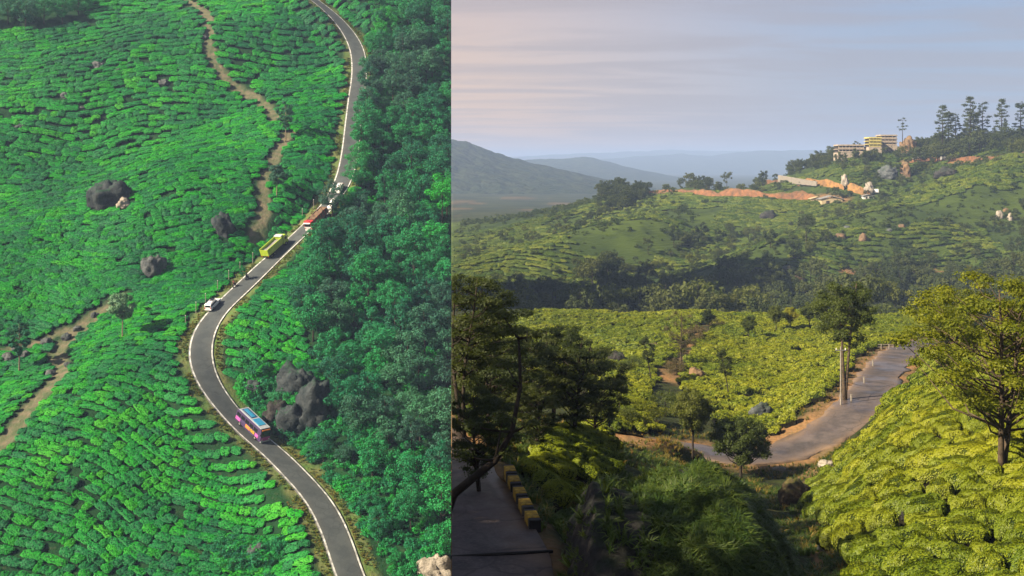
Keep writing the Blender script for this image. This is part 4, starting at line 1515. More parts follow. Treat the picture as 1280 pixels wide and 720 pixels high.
# shrubs on the plateau's edge and red bushes
SHR = [tree_parts(430 + k, 2.2, 0.05, 1.5, 20, 130, 0.13, 0.05, 0.75, 0.36, hollow=0.35, limbs=4) for k in range(3)]
for u, v, hp, mt, lab in [(806, 526, 34, 'leaf_gold', 'pale leafy shrub below the plateau beside the slim tree'), (832, 520, 34, 'leaf_mid', 'green shrub below the plateau'), (780, 530, 26, 'leaf_mid', 'low shrub left of the pale leafy one'),
                          (868, 428, 24, 'leaf_brown', 'reddish brown bush on the earth bank'), (893, 412, 18, 'leaf_brown', 'small reddish bush at the top of the earth bank'), (846, 470, 24, 'leaf_brown', 'brown bush at the foot of the half-bare tree'),
                          (752, 470, 30, 'leaf_mid', 'shrub beside the black boulder'), (790, 468, 24, 'leaf_mid', 'shrub on the plateau beside the black boulder')]:
    place('shrub', SHR[int(gv.integers(0, 3))], u, v, (M['bark_dark'], M[mt]), lab, hp, 2.2, y0=80)['category'] = 'shrub'

# ------------------------------------------------------------------ woods and shrubs across the valley
FW = [tree_parts(450 + k, h, b_, rx, 16, 60, 0.75, 0.25, 0.8, 0.36, hollow=0.5, limbs=4) for k, (h, b_, rx) in enumerate([(12, 2, 4.6), (9, 1, 4.2), (15, 4, 4.4), (11, 1.5, 3.2)])]
fw_src = [source('wood_%02d' % k, joined(p, (M['bark_dark'], M['far_leaf' if k != 1 else 'leaf_mid'])), None) for k, p in enumerate(FW)]
WOOD = [[(600, 402), (640, 372), (700, 372), (800, 366), (900, 362), (1000, 365), (1060, 360), (1135, 350), (1290, 355), (1290, 420), (1130, 392), (1000, 392), (760, 402)],
        [(745, 262), (755, 243), (800, 239), (812, 244), (800, 262), (770, 270)], [(860, 238), (880, 226), (935, 212), (1015, 206), (1040, 200), (1085, 196), (1110, 205), (1030, 216), (960, 222), (900, 238)],
        [(1120, 200), (1145, 186), (1285, 176), (1285, 190), (1150, 197)], [(930, 318), (1000, 300), (1060, 305), (1000, 330)], [(820, 300), (900, 290), (940, 300), (860, 320)],
        [(660, 350), (720, 330), (790, 335), (740, 362)]]
gx_ = np.random.default_rng(88)
ca = np.stack([gx_.uniform(-60, 520, 26000), gx_.uniform(300, 900, 26000)], 1)
ca = ca[ca[:, 0] > CUT * ca[:, 1] + 6]
cz = Rg(ca[:, 0], ca[:, 1])
cu, cv_ = to_px(ca[:, 0], ca[:, 1], cz)
band = in_poly(cu, cv_, WOOD[0]) & (ca[:, 1] < 520)
ridge = np.zeros(len(ca), bool)
for w in WOOD[1:4]:
    ridge |= in_poly(cu, cv_, w) & (ca[:, 1] > 560)
ridge |= (ca[:, 1] > 700) & (ca[:, 1] < 850) & (cu < 1120) & (cu > 740) & (gx_.random(len(ca)) < 0.10) & (cz > -24)
sc_ = np.zeros(len(ca), bool)
for w in WOOD[4:]:
    sc_ |= in_poly(cu, cv_, w) & (gx_.random(len(ca)) < 0.4)
low = (ca[:, 1] > 290) & (ca[:, 1] < 430) & (cz < -44)
gully = (ca[:, 1] > 430) & (ca[:, 1] < 700) & (spur_fn(ca[:, 0], ca[:, 1]) < -0.25) & (gx_.random(len(ca)) < 0.16)
sel = (band & (gx_.random(len(ca)) < 0.5)) | (ridge & (gx_.random(len(ca)) < 0.35)) | sc_ & (gx_.random(len(ca)) < 0.35) | (low & (gx_.random(len(ca)) < 0.18)) | gully
Pw = np.c_[ca, cz - 0.5][sel]
n = len(Pw)
ss = gx_.uniform(0.55, 1.15, n) * np.where(gully[sel], 0.5, np.where(ridge[sel], 0.75, 1.0))
print('wood', n)
scatter('woodland', fw_src, Pw, np.c_[np.zeros((n, 2)), gx_.uniform(0, 6.28, n)], np.stack([ss, ss, ss * gx_.uniform(0.85, 1.2, n)], 1), gx_.integers(0, 4, n), 'dark woods filling the valley floor and the ridge tops', 'woodland')
# shrubs dotted over the far tea slope
ssrc = [source('far_shrub_%02d' % k, tree_parts(470 + k, 3.0, 0.1, 1.9, 9, 34, 0.6, 0.05, 0.75, 0.5, hollow=0.45, limbs=2)[1], M['far_shrub']) for k in range(3)]
ca = np.stack([gx_.uniform(-60, 520, 24000), gx_.uniform(400, 880, 24000)], 1)
ca = ca[(ca[:, 0] > CUT * ca[:, 1] + 4) & (ca[:, 0] < 0.5 * ca[:, 1])]
dens = fbm(ca[:, 0] / 70, ca[:, 1] / 70, 95, 3)
ca = ca[gx_.random(len(ca)) < np.clip(0.35 + 0.9 * dens, 0.06, 0.8)]
cz = Rg(ca[:, 0], ca[:, 1])
n = len(ca)
ss = 0.35 + 0.9 * gx_.random(n) ** 3
print('shrubs', n)
scatter('hillside_shrubs', ssrc, np.c_[ca, cz - 0.2], np.c_[np.zeros((n, 2)), gx_.uniform(0, 6.28, n)], np.repeat(ss[:, None], 3, 1), gx_.integers(0, 3, n), 'small shrubs dotted over the far tea slope', 'shrubs')
# single round trees standing in front of the valley wood
for k, (u, v, hp) in enumerate([(832, 388, 42), (872, 384, 36), (905, 390, 30), (800, 385, 32), (760, 392, 46), (722, 392, 40), (690, 394, 36), (655, 390, 44), (940, 388, 40), (1075, 398, 60), (1105, 396, 52), (1130, 402, 44), (1160, 404, 50)]):
    p = np.array([(u - CX) / F * 330.0, 330.0, 0])
    p[2] = float(Rg(np.array(p[0]), np.array(p[1])))
    top = -(v - hp - HZ) / F * 330.0
    H = (12, 9, 15, 11)[k % 4]
    s = max(8.0, top - p[2]) / H
    tree('tree', FW[k % 4], p, gv.uniform(0, 6), s * 0.85, (M['bark_dark'], M['leaf_mid' if k % 3 else 'far_leaf']), 'round tree at the front of the valley wood behind the plateau', 'trees at the front of the valley wood', sz=s)


# tall layered trees on the hilltop
def layered(seed, H, top_only=False):
    g = np.random.default_rng(seed)
    acc = Acc()
    acc.tube([(0, 0, -1), (0.1, 0, H * 0.5), (0, 0.1, H)], [H * 0.016, H * 0.011, 0.06], 6)
    C_, R_ = [], []
    lv = np.linspace(0.72 if top_only else 0.2, 0.98, 4 if top_only else 13) + g.normal(size=4 if top_only else 13) * 0.012
    for f in lv:
        n = 4 if top_only else 6
        rad = H * (0.13 if top_only else (0.17 * (1.05 - f) + 0.06)) * g.uniform(0.75, 1.2)
        a0 = g.uniform(0, 6)
        for k in range(n):
            if g.random() < 0.12:
                continue
            a = a0 + k * math.tau / n + g.normal() * 0.4
            r = rad * g.uniform(0.6, 1.0)
            q = np.array([math.cos(a) * r, math.sin(a) * r, f * H + g.normal() * H * 0.022])
            acc.tube([(0, 0, f * H - 0.3), tuple(q)], [0.09, 0.03], 4)
            C_.append(q)
            R_.append(H * 0.050 * g.uniform(0.5, 1.4))
    return acc.mesh('trunk', smooth=True), mesh_np('crown', *cloud(g, np.array(C_), np.array(R_), 46, 0.75, 0.5, hollow=0.2), smooth=False)


LY = [layered(500 + k, 30) for k in range(3)]
LYT = layered(510, 30, True)
for k, (u, v, hp, lab) in enumerate([(1178, 188, 56, 'tall layered tree at the left end of the hilltop row'), (1190, 188, 50, 'second layered tree in the hilltop row'), (1204, 188, 46, 'short layered tree beside the tallest hilltop one'), (1213, 187, 66, 'tallest layered tree on the hilltop'),
                                     (1222, 186, 48, 'bushy layered tree close beside the tallest hilltop one'), (1238, 186, 58, 'layered tree with open tiers in the hilltop row'), (1252, 186, 62, 'high layered tree with flat top in the hilltop row'), (1281, 184, 58, 'layered tree at the far right end of the hilltop')]):
    yd = 705.0
    x = (u - CX) / F * yd
    zg = float(Rg(np.array(x), np.array(yd)))
    topz = -(v - hp - HZ) / F * yd
    s = (topz - zg) / 30
    tree('hilltop_tree', LY[k % 3], (x, yd + (k % 3) * 6, zg), k, s * (1.0 if k != 4 else 1.4), (M['bark_dark'], M['far_leaf']), lab, sz=s)
x = (1128 - CX) / F * 730
zg = float(Rg(np.array(x), np.array(730.0)))
s = (-(149 - HZ) / F * 730 - zg) / 30
tree('hilltop_tree', LYT, (x, 730, zg), 0, s, (M['bark_dark'], M['far_leaf']), 'lone bare-stemmed tree with a small tufted top beside the orange crag', sz=s)
for k, (u, yd, sc) in enumerate([(1150, 690, 1.2), (1162, 700, 1.3), (1172, 690, 1.2), (1186, 685, 1.1), (1200, 685, 1.2), (1212, 680, 1.5), (1224, 684, 1.4), (1240, 690, 1.2), (1256, 688, 1.3), (1272, 690, 1.3), (1143, 700, 1.0)]):
    x = (u - CX) / F * yd
    tree('hilltop_tree', FW[k % 2], (x, yd, float(Rg(np.array(x), np.array(float(yd)))) - 0.5), k, sc, (M['bark_dark'], M['far_leaf']), 'dense dark tree filling in under the hilltop row', 'dense trees under the hilltop row')

# trees on the spur left of the viewpoint: out of sight, they shade the near road and rock
sx, sy = np.meshgrid(np.linspace(-140, -4, 50), np.linspace(-60, 150, 60))
sz = -9.5 - 0.62 * np.clip(sy - 16, 0, None) - 1.0 * np.clip(sy - 44, 0, None) - 0.4 * np.clip(-sx - 60, 0, None) + 1.5 * fbm(sx / 12, sy / 12, 3, 3) - 0.8 * np.clip(sx - CUT * np.maximum(sy, 0) + 14, 0, None)
ii = np.arange(sx.size).reshape(sx.shape)
spur = link('spur', mesh_np('spur', np.stack([sx, sy, sz], -1).reshape(-1, 3), np.stack([ii[:-1, :-1], ii[:-1, 1:], ii[1:, 1:], ii[1:, :-1]], -1).reshape(-1, 4), attrs={'verge': np.zeros(sx.size)}), M['hill'])
tag(spur, 'steep spur that carries the shading trees', None, None, 'structure')
for k, (x, y, hh) in enumerate([(-13, 2, 19), (-16, 6, 20), (-14.5, 10, 20), (-18, 12, 21), (-16.5, 16, 22), (-19, 20, 24), (-21.5, 17, 23), (-21, 25, 31), (-24, 22, 31), (-24, 29, 33), (-20, 7, 21), (-27, 26, 33), (-13, -4, 18), (-18, -1, 20), (-23, 12, 22), (-27, 18, 24), (-26, 33, 27), (-30, 30, 27)]):
    zt = -9.5 - 0.62 * max(0, y - 16)
    s = (hh - 2.7) / (11, 9, 13)[k % 3]
    tree('spur_tree', FT[k % 3], (x, y, zt - 0.6), k * 1.3, min(s, 1.0), (M['bark_dark'], M['leaf_dark']), 'tall tree on the spur outside the view', 'trees on the spur', sz=s)
# ------------------------------------------------------------------ the grassy rock in the foreground
def knoll(t, a):
    """t 0..1 from rim to top, a angle: rounded mound, steep and bare on its left"""
    return t, a


bm = bmesh.new()
bmesh.ops.create_icosphere(bm, subdivisions=6, radius=1)
KC = Vector((4.35, 29.2, -13.85))
for v in bm.verts:
    p = v.co.copy()
    q = Vector((p.x * 3.95, p.y * 4.6, p.z * 5.75))
    # flatten the crown, steepen the left flank
    if p.x < -0.35:
        q.x = -2.15 - (q.x + 1.31) * -0.42
    f = mnoise.fractal(q * 0.33 + Vector((3, 1, 7)), 0.9, 2.0, 5)
    ce = mnoise.voronoi(q * 0.55 + Vector((1, 5, 2)))[0]
    q = q * (1 + 0.10 * f) - p * (0.30 * max(0, 0.3 - (ce[1] - ce[0]))) + p * 0.05 * mnoise.noise(q * 2.5)
    if p.x > 0.1:
        q.z -= 0.2 * max(0, q.x - 0.3) ** 1.35
    v.co = q
me = bpy.data.meshes.new('grassy_rock')
bm.to_mesh(me)
bm.free()
me.polygons.foreach_set('use_smooth', [True] * len(me.polygons))
kn = link('grassy_rock', me, M['rock_dark'])
kn.location = KC
tag(kn, 'huge dark rock with a bare left face and long grass over its top', 'rock')
# long grass hanging over it
def tuft(seed, n, h, w, droop):
    g = np.random.default_rng(seed)
    V, Q = [], []
    for k in range(n):
        a = g.uniform(0, math.tau)
        d = np.array([math.cos(a), math.sin(a), 0])
        s = np.array([-d[1], d[0], 0]) * w * 0.5
        b0 = d * g.uniform(0, 0.06)
        hh = h * g.uniform(0.6, 1.2)
        dr = droop * g.uniform(0.5, 1.2)
        pts = [b0, b0 + d * dr * 0.25 * hh + np.array([0, 0, hh * 0.6]), b0 + d * dr * 0.8 * hh + np.array([0, 0, hh * (0.9 - 0.25 * dr)])]
        i = len(V)
        V += [pts[0] - s, pts[0] + s, pts[1] + s * 0.8, pts[1] - s * 0.8, pts[2] + s * 0.15, pts[2] - s * 0.15]
        Q += [(i, i + 1, i + 2, i + 3), (i + 3, i + 2, i + 4, i + 5)]
    return mesh_np('grass_tuft', np.array(V), np.array(Q), smooth=False)


gg = np.random.default_rng(19)
tsrc = [tuft(600 + k, 12, 0.27, 0.024, 1.0) for k in range(4)]
nv = len(me.polygons)
cen = np.empty(nv * 3, np.float32)
nor = np.empty(nv * 3, np.float32)
are = np.empty(nv, np.float32)
me.polygons.foreach_get('center', cen)
me.polygons.foreach_get('normal', nor)
me.polygons.foreach_get('area', are)
cen, nor = cen.reshape(-1, 3), nor.reshape(-1, 3)
wgt = are * np.clip((nor[:, 2] - 0.15) * 2.0, 0, 1) * sstep(-1.3, 0.3, cen[:, 0] + 0.7 * fbm(cen[:, 0], cen[:, 1], 3, 3)) + are * 0.05 * (nor[:, 2] > 0) * sstep(-0.1, 0.4, fbm(cen[:, 0], cen[:, 2] * 2, 8, 3))
pk = gg.choice(nv, 20000, p=wgt / wgt.sum())
P_ = cen[pk] + np.array(KC) + gg.normal(size=(len(pk), 3)) * 0.04
E_ = np.stack([-nor[pk, 1] * 0.9, nor[pk, 0] * 0.9, gg.uniform(0, 6.28, len(pk)) * 0], 1)
patch = fbm(P_[:, 0] / 0.9, P_[:, 1] / 0.9, 12, 2)
sc = gg.uniform(0.4, 1.25, len(pk)) * np.clip(0.85 + 1.1 * patch, 0.25, 1.7)
scatter('grass', [source('grass_%02d' % k, t_, M['grass']) for k, t_ in enumerate(tsrc)], P_, E_, np.repeat(sc[:, None], 3, 1), gg.integers(0, 4, len(pk)), 'long soft grass hanging over the huge rock', 'grass')
# grass and weeds on the ground around it and along the worn road
ca = []
U_ = gg.uniform(564, 1290, 60000)
Y_ = np.exp(gg.uniform(math.log(26), math.log(230), 60000))
X_ = (U_ - CX) / F * Y_
okg = np.ones(len(X_), bool)
d, _ = poly_dist(X_, Y_, rroad_c)
okg &= (d > 3.0)
near_rd = d < 8
d, _ = poly_dist(X_, Y_, nroad_c)
okg &= (d > 2.5)
okg &= (X_ > CUT * Y_ + 0.25)
okg &= (fbm(X_ / 3, Y_ / 3, 15, 3) > -0.1)
X_, Y_, near_rd = X_[okg], Y_[okg], near_rd[okg]
Zg_ = Rg(X_, Y_)
uu_, vv_ = to_px(X_, Y_, Zg_)
keep = near_rd | (Y_ < 100) & ~in_poly(uu_, vv_, FIELD_A)
X_, Y_, Zg_, near_rd = X_[keep], Y_[keep], Zg_[keep], near_rd[keep]
n = min(len(X_), 22000)
dry = (gg.random(n) < np.where(near_rd[:n], 0.45, 0.12))
gsrc = [source('grass_%02d' % k, tuft(610 + k, 12, 0.34, 0.03, 0.8), M['grass'] if k < 3 else M['dry_grass']) for k in range(5)]
I_ = np.where(dry, gg.integers(3, 5, n), gg.integers(0, 3, n))
sc = gg.uniform(0.6, 1.4, n)
scatter('weeds', gsrc, np.c_[X_, Y_, Zg_ - 0.02][:n], np.c_[np.zeros((n, 2)), gg.uniform(0, 6.28, n)], np.repeat(sc[:, None], 3, 1), I_, 'grass and weeds on the verges of the worn road', 'weeds')
# yellow-green verge grass beside the smooth road
t_i = gg.integers(0, len(road_c) - 1, 7000)
side_ = np.where(gg.random(7000) < 0.5, 1, -1)
T_ = np.gradient(road_c[:, :2], axis=0)
T_ /= np.linalg.norm(T_, axis=1)[:, None]
of = (HW + 0.35 + np.abs(gg.normal(size=7000)) * 0.9) * side_
al = gg.uniform(-0.7, 0.7, 7000)
VX = road_c[t_i, 0] + T_[t_i, 1] * of + T_[t_i, 0] * al
VY = road_c[t_i, 1] - T_[t_i, 0] * of + T_[t_i, 1] * al
okv = fbm(VX / 5, VY / 5, 17, 3) > -0.15
VX, VY = VX[okv], VY[okv]
n = len(VX)
vsrc = [source('verge_%02d' % k, tuft(620 + k, 16, 0.42, 0.10, 1.0), M['verge_grass'] if k < 3 else M['dry_grass']) for k in range(4)]
scatter('verge_grass', vsrc, np.c_[VX, VY, L(VX, VY)], np.c_[np.zeros((n, 2)), gg.uniform(0, 6.28, n)], np.repeat(gg.uniform(0.5, 1.2, n)[:, None], 3, 1), gg.integers(0, 4, n), 'yellowish grass along both verges of the smooth road', 'grass')


def rock_r(u, v, wpx, hpx, seed, mat, label, y0=25, y1=850, group=None, dep=0.8, rough=0.3, sink=0.2, sub=4, name='boulder'):
    p = hit(Rg, u, v, y0, y1, 0.3)
    w, h = wpx / F * p[1], hpx / F * p[1]
    return rock(name, (p[0], p[1] + w * dep * 0.35, p[2] + h * (0.5 - sink)), (w / 2, w * dep / 2, h / 2 * 1.15), seed, mat, label, rng.uniform(-0.5, 0.5), sub, rough, group)


rock_r(996, 634, 42, 34, 61, M['rock_moss'], 'squarish mossy boulder beside the huge grassy rock', 30, 100, rough=0.2)
rock_r(1032, 690, 20, 14, 62, M['rock'], 'small pale stone in the grass below the near tea', 25, 80)
rock_r(1150, 655, 40, 22, 63, M['rock_dark'], 'brown stump-like rock sunk between the near tea bushes', 25, 80)
rock_r(1035, 586, 22, 10, 64, M['rock_pale'], 'pale flat stone at the lower edge of the worn road', 60, 120)
rock_r(975, 592, 18, 9, 65, M['rock_pale'], 'pale stone fallen beside the round-crowned tree', 60, 120)
rock_r(953, 527, 30, 24, 66, M['rock'], 'grey rock half buried in the bank of the worn road', 90, 200)
rock_r(770, 458, 24, 20, 67, M['rock_dark'], 'black boulder at the left end of the plateau tea', 90, 230)
rock_r(812, 438, 22, 10, 68, M['rock_warm'], 'reddish rock at the left end of the plateau', 90, 250)
rock_r(872, 478, 22, 20, 69, M['rock_warm'], 'reddish rock in the gully of the plateau', 90, 250)
rock_r(1137, 194, 19, 26, 70, M['rock_warm'], 'tall orange crag beside the dense hilltop trees', 560, 780, dep=1.1, name='crag')
rock_r(1133, 222, 14, 22, 71, M['rock_warm'], 'narrow orange crag below the upper hill road', 480, 760, name='crag')
rock_r(1112, 224, 26, 18, 72, M['rock'], 'grey rocky outcrop left of the narrow orange crag', 480, 760, name='crag')
rock_r(1186, 222, 30, 14, 73, M['rock_dark'], 'dark outcrop in the tea below the upper hill road', 480, 700)
for k, (u, v, w, h, mt) in enumerate([(1128, 288, 11, 9, 'rock_warm'), (1080, 304, 12, 14, 'rock_warm'), (1052, 300, 14, 10, 'rock_warm'), (1112, 292, 9, 7, 'rock'), (1250, 274, 10, 12, 'rock_pale'), (1264, 276, 9, 10, 'rock_pale'), (1258, 266, 8, 7, 'rock_warm'),
                                     (962, 276, 24, 16, 'rock_dark'), (1000, 352, 14, 10, 'rock_warm'), (985, 345, 16, 14, 'rock_dark'), (948, 345, 14, 12, 'rock_dark'), (1060, 288, 10, 7, 'rock')]):
    rock_r(u, v, w, h, 80 + k, M[mt], {'rock_warm': 'reddish boulder', 'rock': 'grey boulder', 'rock_pale': 'pale boulder', 'rock_dark': 'dark boulder'}[mt] + ' lying on the far tea slope', 420, 760, 'boulders on the far tea slope', sub=3)

# ------------------------------------------------------------------ kerb blocks beside the near road
M['yellow'] = plain('yellow_paint', (0.46, 0.29, 0.02), 0.8, 0, 0.75, 5, 0.3)
M['black'] = plain('black_paint', (0.018, 0.017, 0.016), 0.7, 0, 0.4, 5, 0.3)
M['concrete'] = plain('concrete', (0.27, 0.245, 0.21), 0.9, 0, 0.4, 2.5, 0.2)
M['white_paint'] = plain('white_paint', (0.75, 0.74, 0.70), 0.6, 0, 0.3, 4, 0.3)
M['glass'] = plain('vehicle_glass', (0.012, 0.016, 0.02), 0.12, 0, 0.2, 3, 0.6)
M['tyre'] = plain('tyre_rubber', (0.014, 0.014, 0.014), 0.9, 0, 0.3, 6, 0.2)
M['steel'] = plain('galvanised_steel', (0.30, 0.31, 0.32), 0.5, 0.7, 0.3, 5)
kb = [(633, 597), (638, 610), (645, 625), (652, 640), (660, 656)]
names = ['yellow kerb block with black ends, first from the huge rock', 'second painted kerb block from the huge rock', 'middle painted kerb block of the five', 'fourth painted kerb block from the huge rock', 'faded kerb block farthest from the huge rock']
for k, (u, v) in enumerate(kb):
    yd = 10.55 * F / (v - HZ)
    x = (u - CX) / F * yd + 0.12
    nx = kb[min(k + 1, 4)]
    pv = kb[max(k - 1, 0)]
    ya, yb = 10.55 * F / (nx[1] - HZ), 10.55 * F / (pv[1] - HZ)
    ang = math.atan2(yb - ya, (pv[0] - CX) / F * yb - (nx[0] - CX) / F * ya)
    root = empty('kerb_block', Matrix.Translation((x, yd, -10.6)) @ Matrix.Rotation(ang, 4, 'Z'))
    link('painted_band', Acc().box((0, 0, 0.17), (0.62, 0.36, 0.42)).mesh('painted_band', 0.035), M['yellow'], root)
    for s in (-1, 1):
        link('end_band', Acc().box((s * 0.425, 0, 0.16), (0.225, 0.35, 0.40)).mesh('end_band', 0.03), M['black'], root)
    tag(root, names[4 - k], 'kerb block', 'painted kerb blocks along the near road')
# drain channel across the near road
acc = Acc()
pts = [(-1.62, 29.9, -10.49), (-0.6, 29.95, -10.44), (0.3, 30.1, -10.45), (1.1, 30.35, -10.5)]
acc.tube(pts, [0.05] * 4, 6)
dc = link('hose', acc.mesh('hose', smooth=True), M['black'])
tag(dc, 'thin black hose lying across the near road', 'hose')

# ------------------------------------------------------------------ pole, wire and posts by the worn road
p = hit(Rg, 1051, 508, 80, 200, 0.2)
hp = 74 / F * p[1]
root = empty('utility_pole', Matrix.Translation(p))
link('pole', Acc().cyl((0, 0, -0.5), (0, 0, hp), 0.09, 0.065, 12).mesh('pole'), M['concrete'], root)
arm = link('crossarm', Acc().box((0, 0, hp - 0.35), (1.1, 0.1, 0.1)).mesh('crossarm', 0.01), M['steel'], root)
for s in (-0.45, 0.0, 0.45):
    link('insulator', Acc().cyl((s, 0, hp - 0.3), (s, 0, hp - 0.12), 0.05, 0.03, 8).mesh('insulator'), M['white_paint'], arm)
tag(root, 'pale utility pole at the bend of the worn road', 'pole')
q = hit(Rg, 1108, 486, 80, 200, 0.2)
acc = Acc()
a_, b_ = Vector((p[0], p[1], p[2] + hp * 0.45)), Vector((q[0] + 1.5, q[1] + 2, q[2] + 0.1))
acc.tube([a_.lerp(b_, t) - Vector((0, 0, 0.5 * 4 * t * (1 - t))) for t in np.linspace(0, 1, 14)], [0.022] * 14, 5)
tag(link('stay_wire', acc.mesh('stay_wire', smooth=True), M['steel']), 'thin stay wire from the utility pole down to the road', 'wire')
for k, (u, v, h) in enumerate([(1091, 459, 9), (1080, 480, 8), (1064, 503, 9)]):
    q = hit(Rg, u, v, 80, 220, 0.2)
    hh = h / F * q[1]
    root = empty('guard_post', Matrix.Translation(q))
    link('shaft', Acc().box((0, 0, hh / 2 - 0.1), (0.15, 0.15, hh + 0.2)).mesh('shaft', 0.02), M['concrete'], root)
    link('cap', Acc().box((0, 0, hh + 0.04), (0.18, 0.18, 0.06)).mesh('cap', 0.01), M['concrete'], root)
    tag(root, 'stubby pale guard post on the tea side of the worn road', 'post', 'guard posts along the worn road')
# small railing at the far bend
q = hit(Rg, 1106, 437, 100, 220, 0.2)
root = empty('railing', Matrix.Translation(q))
for s in (-1.6, -0.5, 0.6, 1.7):
    link('post', Acc().box((s, 0, 0.35), (0.11, 0.11, 0.9)).mesh('post', 0.01), M['concrete'], root)
for z_ in (0.35, 0.7):
    link('rail', Acc().box((0.05, 0.085, z_), (3.7, 0.05, 0.07)).mesh('rail', 0.01), M['concrete'], root)
tag(root, 'short pale railing where the worn road bends out of sight', 'railing')
# fence posts beside the smooth road
for k, (u, v, h) in enumerate([(245, 392, 14), (257, 382, 14), (272, 366, 15), (286, 352, 14), (316, 330, 14), (232, 408, 13), (300, 340, 12), (392, 262, 12), (378, 274, 12), (404, 250, 11)]):
    q = hit(L, u, v)
    hh = h / F * q[1]
    root = empty('fence_post', Matrix.Translation(q))
    link('shaft', Acc().cyl((0, 0, -0.3), (0, 0, hh), 0.10, 0.08, 8).mesh('shaft'), M['concrete'], root)
    link('cap', Acc().cyl((0, 0, hh), (0, 0, hh + 0.08), 0.11, 0.06, 8).mesh('cap'), M['white_paint'], root)
    tag(root, 'slim pale fence post at the tea side of the smooth road', 'post', 'fence posts along the smooth road')

# ------------------------------------------------------------------ earth cuttings, walls and buildings on the far slope
M['earth'] = rock_mat('red_earth', (0.24, 0.11, 0.05), (0.085, 0.055, 0.034), (0.06, 0.075, 0.02), 0.9, 0.22)
M['earth_pale'] = rock_mat('ochre_earth', (0.34, 0.18, 0.06), (0.14, 0.085, 0.04), (0.08, 0.085, 0.03), 0.8, 0.25)


def bank(line, hts, mat, label, depth=14, seed=0, y0=450, y1=800, var=0.9):
    base = np.array([hit(R_base, u, v, y0, y1, 0.6) for u, v in line])
    us = np.linspace(0, len(line) - 1, len(line) * 14)
    bp = np.stack([np.interp(us, np.arange(len(line)), base[:, k]) for k in range(3)], 1)
    h = 0.72 * np.interp(us, np.arange(len(line)), hts) / F * bp[:, 1]
    h = h * np.clip(1 + var * fbm(us * 1.7, us * 0, seed, 4), 0.15, 2)
    g = np.random.default_rng(seed)
    prof = [(0, -1.5), (0.0, 0.0), (0.15, 0.3), (0.28, 0.65), (0.45, 0.95), (0.7, 1.0), (1.3, 0.75), (2.5, 0.0), (2.8, -1.0)]
    V = []
    for fx, fz in prof:
        wob = fbm(us * 3.3 + fz * 3, us * 0 + fz * 7, seed + 5, 3)
        q = bp.copy()
        q[:, 1] += fx * h * 1.2 + wob * h * 0.35 * (0 < fz < 1.1)
        q[:, 2] += np.where(fz < 0, fz * 3, fz * h)
        V.append(q)
    nr_, nc_ = len(prof), len(us)
    ii = np.arange(nr_ * nc_).reshape(nr_, nc_)
    Qb = np.stack([ii[:-1, :-1], ii[:-1, 1:], ii[1:, 1:], ii[1:, :-1]], -1).reshape(-1, 4)
    o = link('earth_bank', mesh_np('earth_bank', np.concatenate(V), Qb), mat)
    return tag(o, label, None, None, 'structure')


bank([(792, 241), (830, 240), (860, 243), (900, 247), (950, 249), (1000, 251), (1045, 253)], [2, 5, 10, 14, 13, 14, 8], M['earth'], 'long red earth cutting behind the valley road', seed=1)
bank([(958, 226), (985, 230), (1020, 232)], [9, 11, 5], M['earth'], 'red earth slope behind the pale retaining wall', seed=2)
bank([(1010, 230), (1035, 234), (1055, 238)], [10, 13, 11], M['earth_pale'], 'ochre earth cutting above the shed', seed=3, var=0.3)
bank([(1060, 240), (1075, 243), (1088, 246)], [14, 17, 11], M['earth_pale'], 'ochre earth cutting beside the pale rock head', seed=4, var=0.3)
bank([(1140, 203), (1170, 202), (1200, 201), (1240, 200), (1300, 200)], [5, 6, 7, 6, 6], M['earth'], 'thin red cutting of the upper hill road', seed=5)
bank([(1060, 342), (1090, 340), (1130, 340), (1170, 340), (1230, 342), (1300, 343)], [1.2, 2.0, 2.0, 1.4, 1.2, 1.4], M['earth'], 'narrow earth terrace across the far tea', seed=6, y0=430, y1=600)
rock_r(1057, 236, 11, 20, 110, M['rock_pale'], 'pale upright rock between the two ochre cuttings', 480, 760)
rock_r(1087, 244, 13, 18, 111, M['rock_pale'], 'pale rock head at the right end of the ochre cutting', 480, 760)


def far_xy(u, v, y0=450, y1=800):
    return hit(R_base, u, v, y0, y1, 0.5)


a_, b_ = far_xy(972, 229), far_xy(1020, 234)
root = empty('retaining_wall', Matrix.Translation(a_))
dv = b_ - a_
npan = 8
for k in range(npan):
    c = dv * ((k + 0.5) / npan)
    h0 = 4.6 * (1 - 0.5 * k / npan)
    link('panel', Acc().box((c[0], c[1] - 2.0, c[2] + h0 * 0.5 + 0.6), (np.hypot(dv[0], dv[1]) / npan * 0.97, 0.7, h0), math.atan2(dv[1], dv[0])).mesh('panel', 0.05), M['concrete'], root)
link('coping', Acc().tube([(0, -2.0, 5.3), tuple(dv * 0.5 + [0, -2.0, 4.2]), tuple(dv + [0, -2.0, 3.1])], [0.3] * 3, 4).mesh('coping'), M['concrete'], root)
tag(root, 'long pale concrete retaining wall on the far slope', 'wall')

M['roof_tin'] = plain('tin_roof', (0.34, 0.33, 0.31), 0.55, 0.3, 0.4, 1.0)
M['wall_cream'] = plain('cream_wall', (0.50, 0.40, 0.24), 0.9, 0, 0.3, 0.8, 0.2)
M['wall_yellow'] = plain('yellow_wall', (0.52, 0.46, 0.16), 0.9, 0, 0.3, 0.8, 0.2)
M['frame_grey'] = plain('bare_concrete', (0.40, 0.34, 0.27), 0.9, 0, 0.35, 0.8, 0.2)
M['dark_in'] = plain('dark_interior', (0.05, 0.042, 0.035), 0.9, 0, 0.3, 1.0, 0.2)


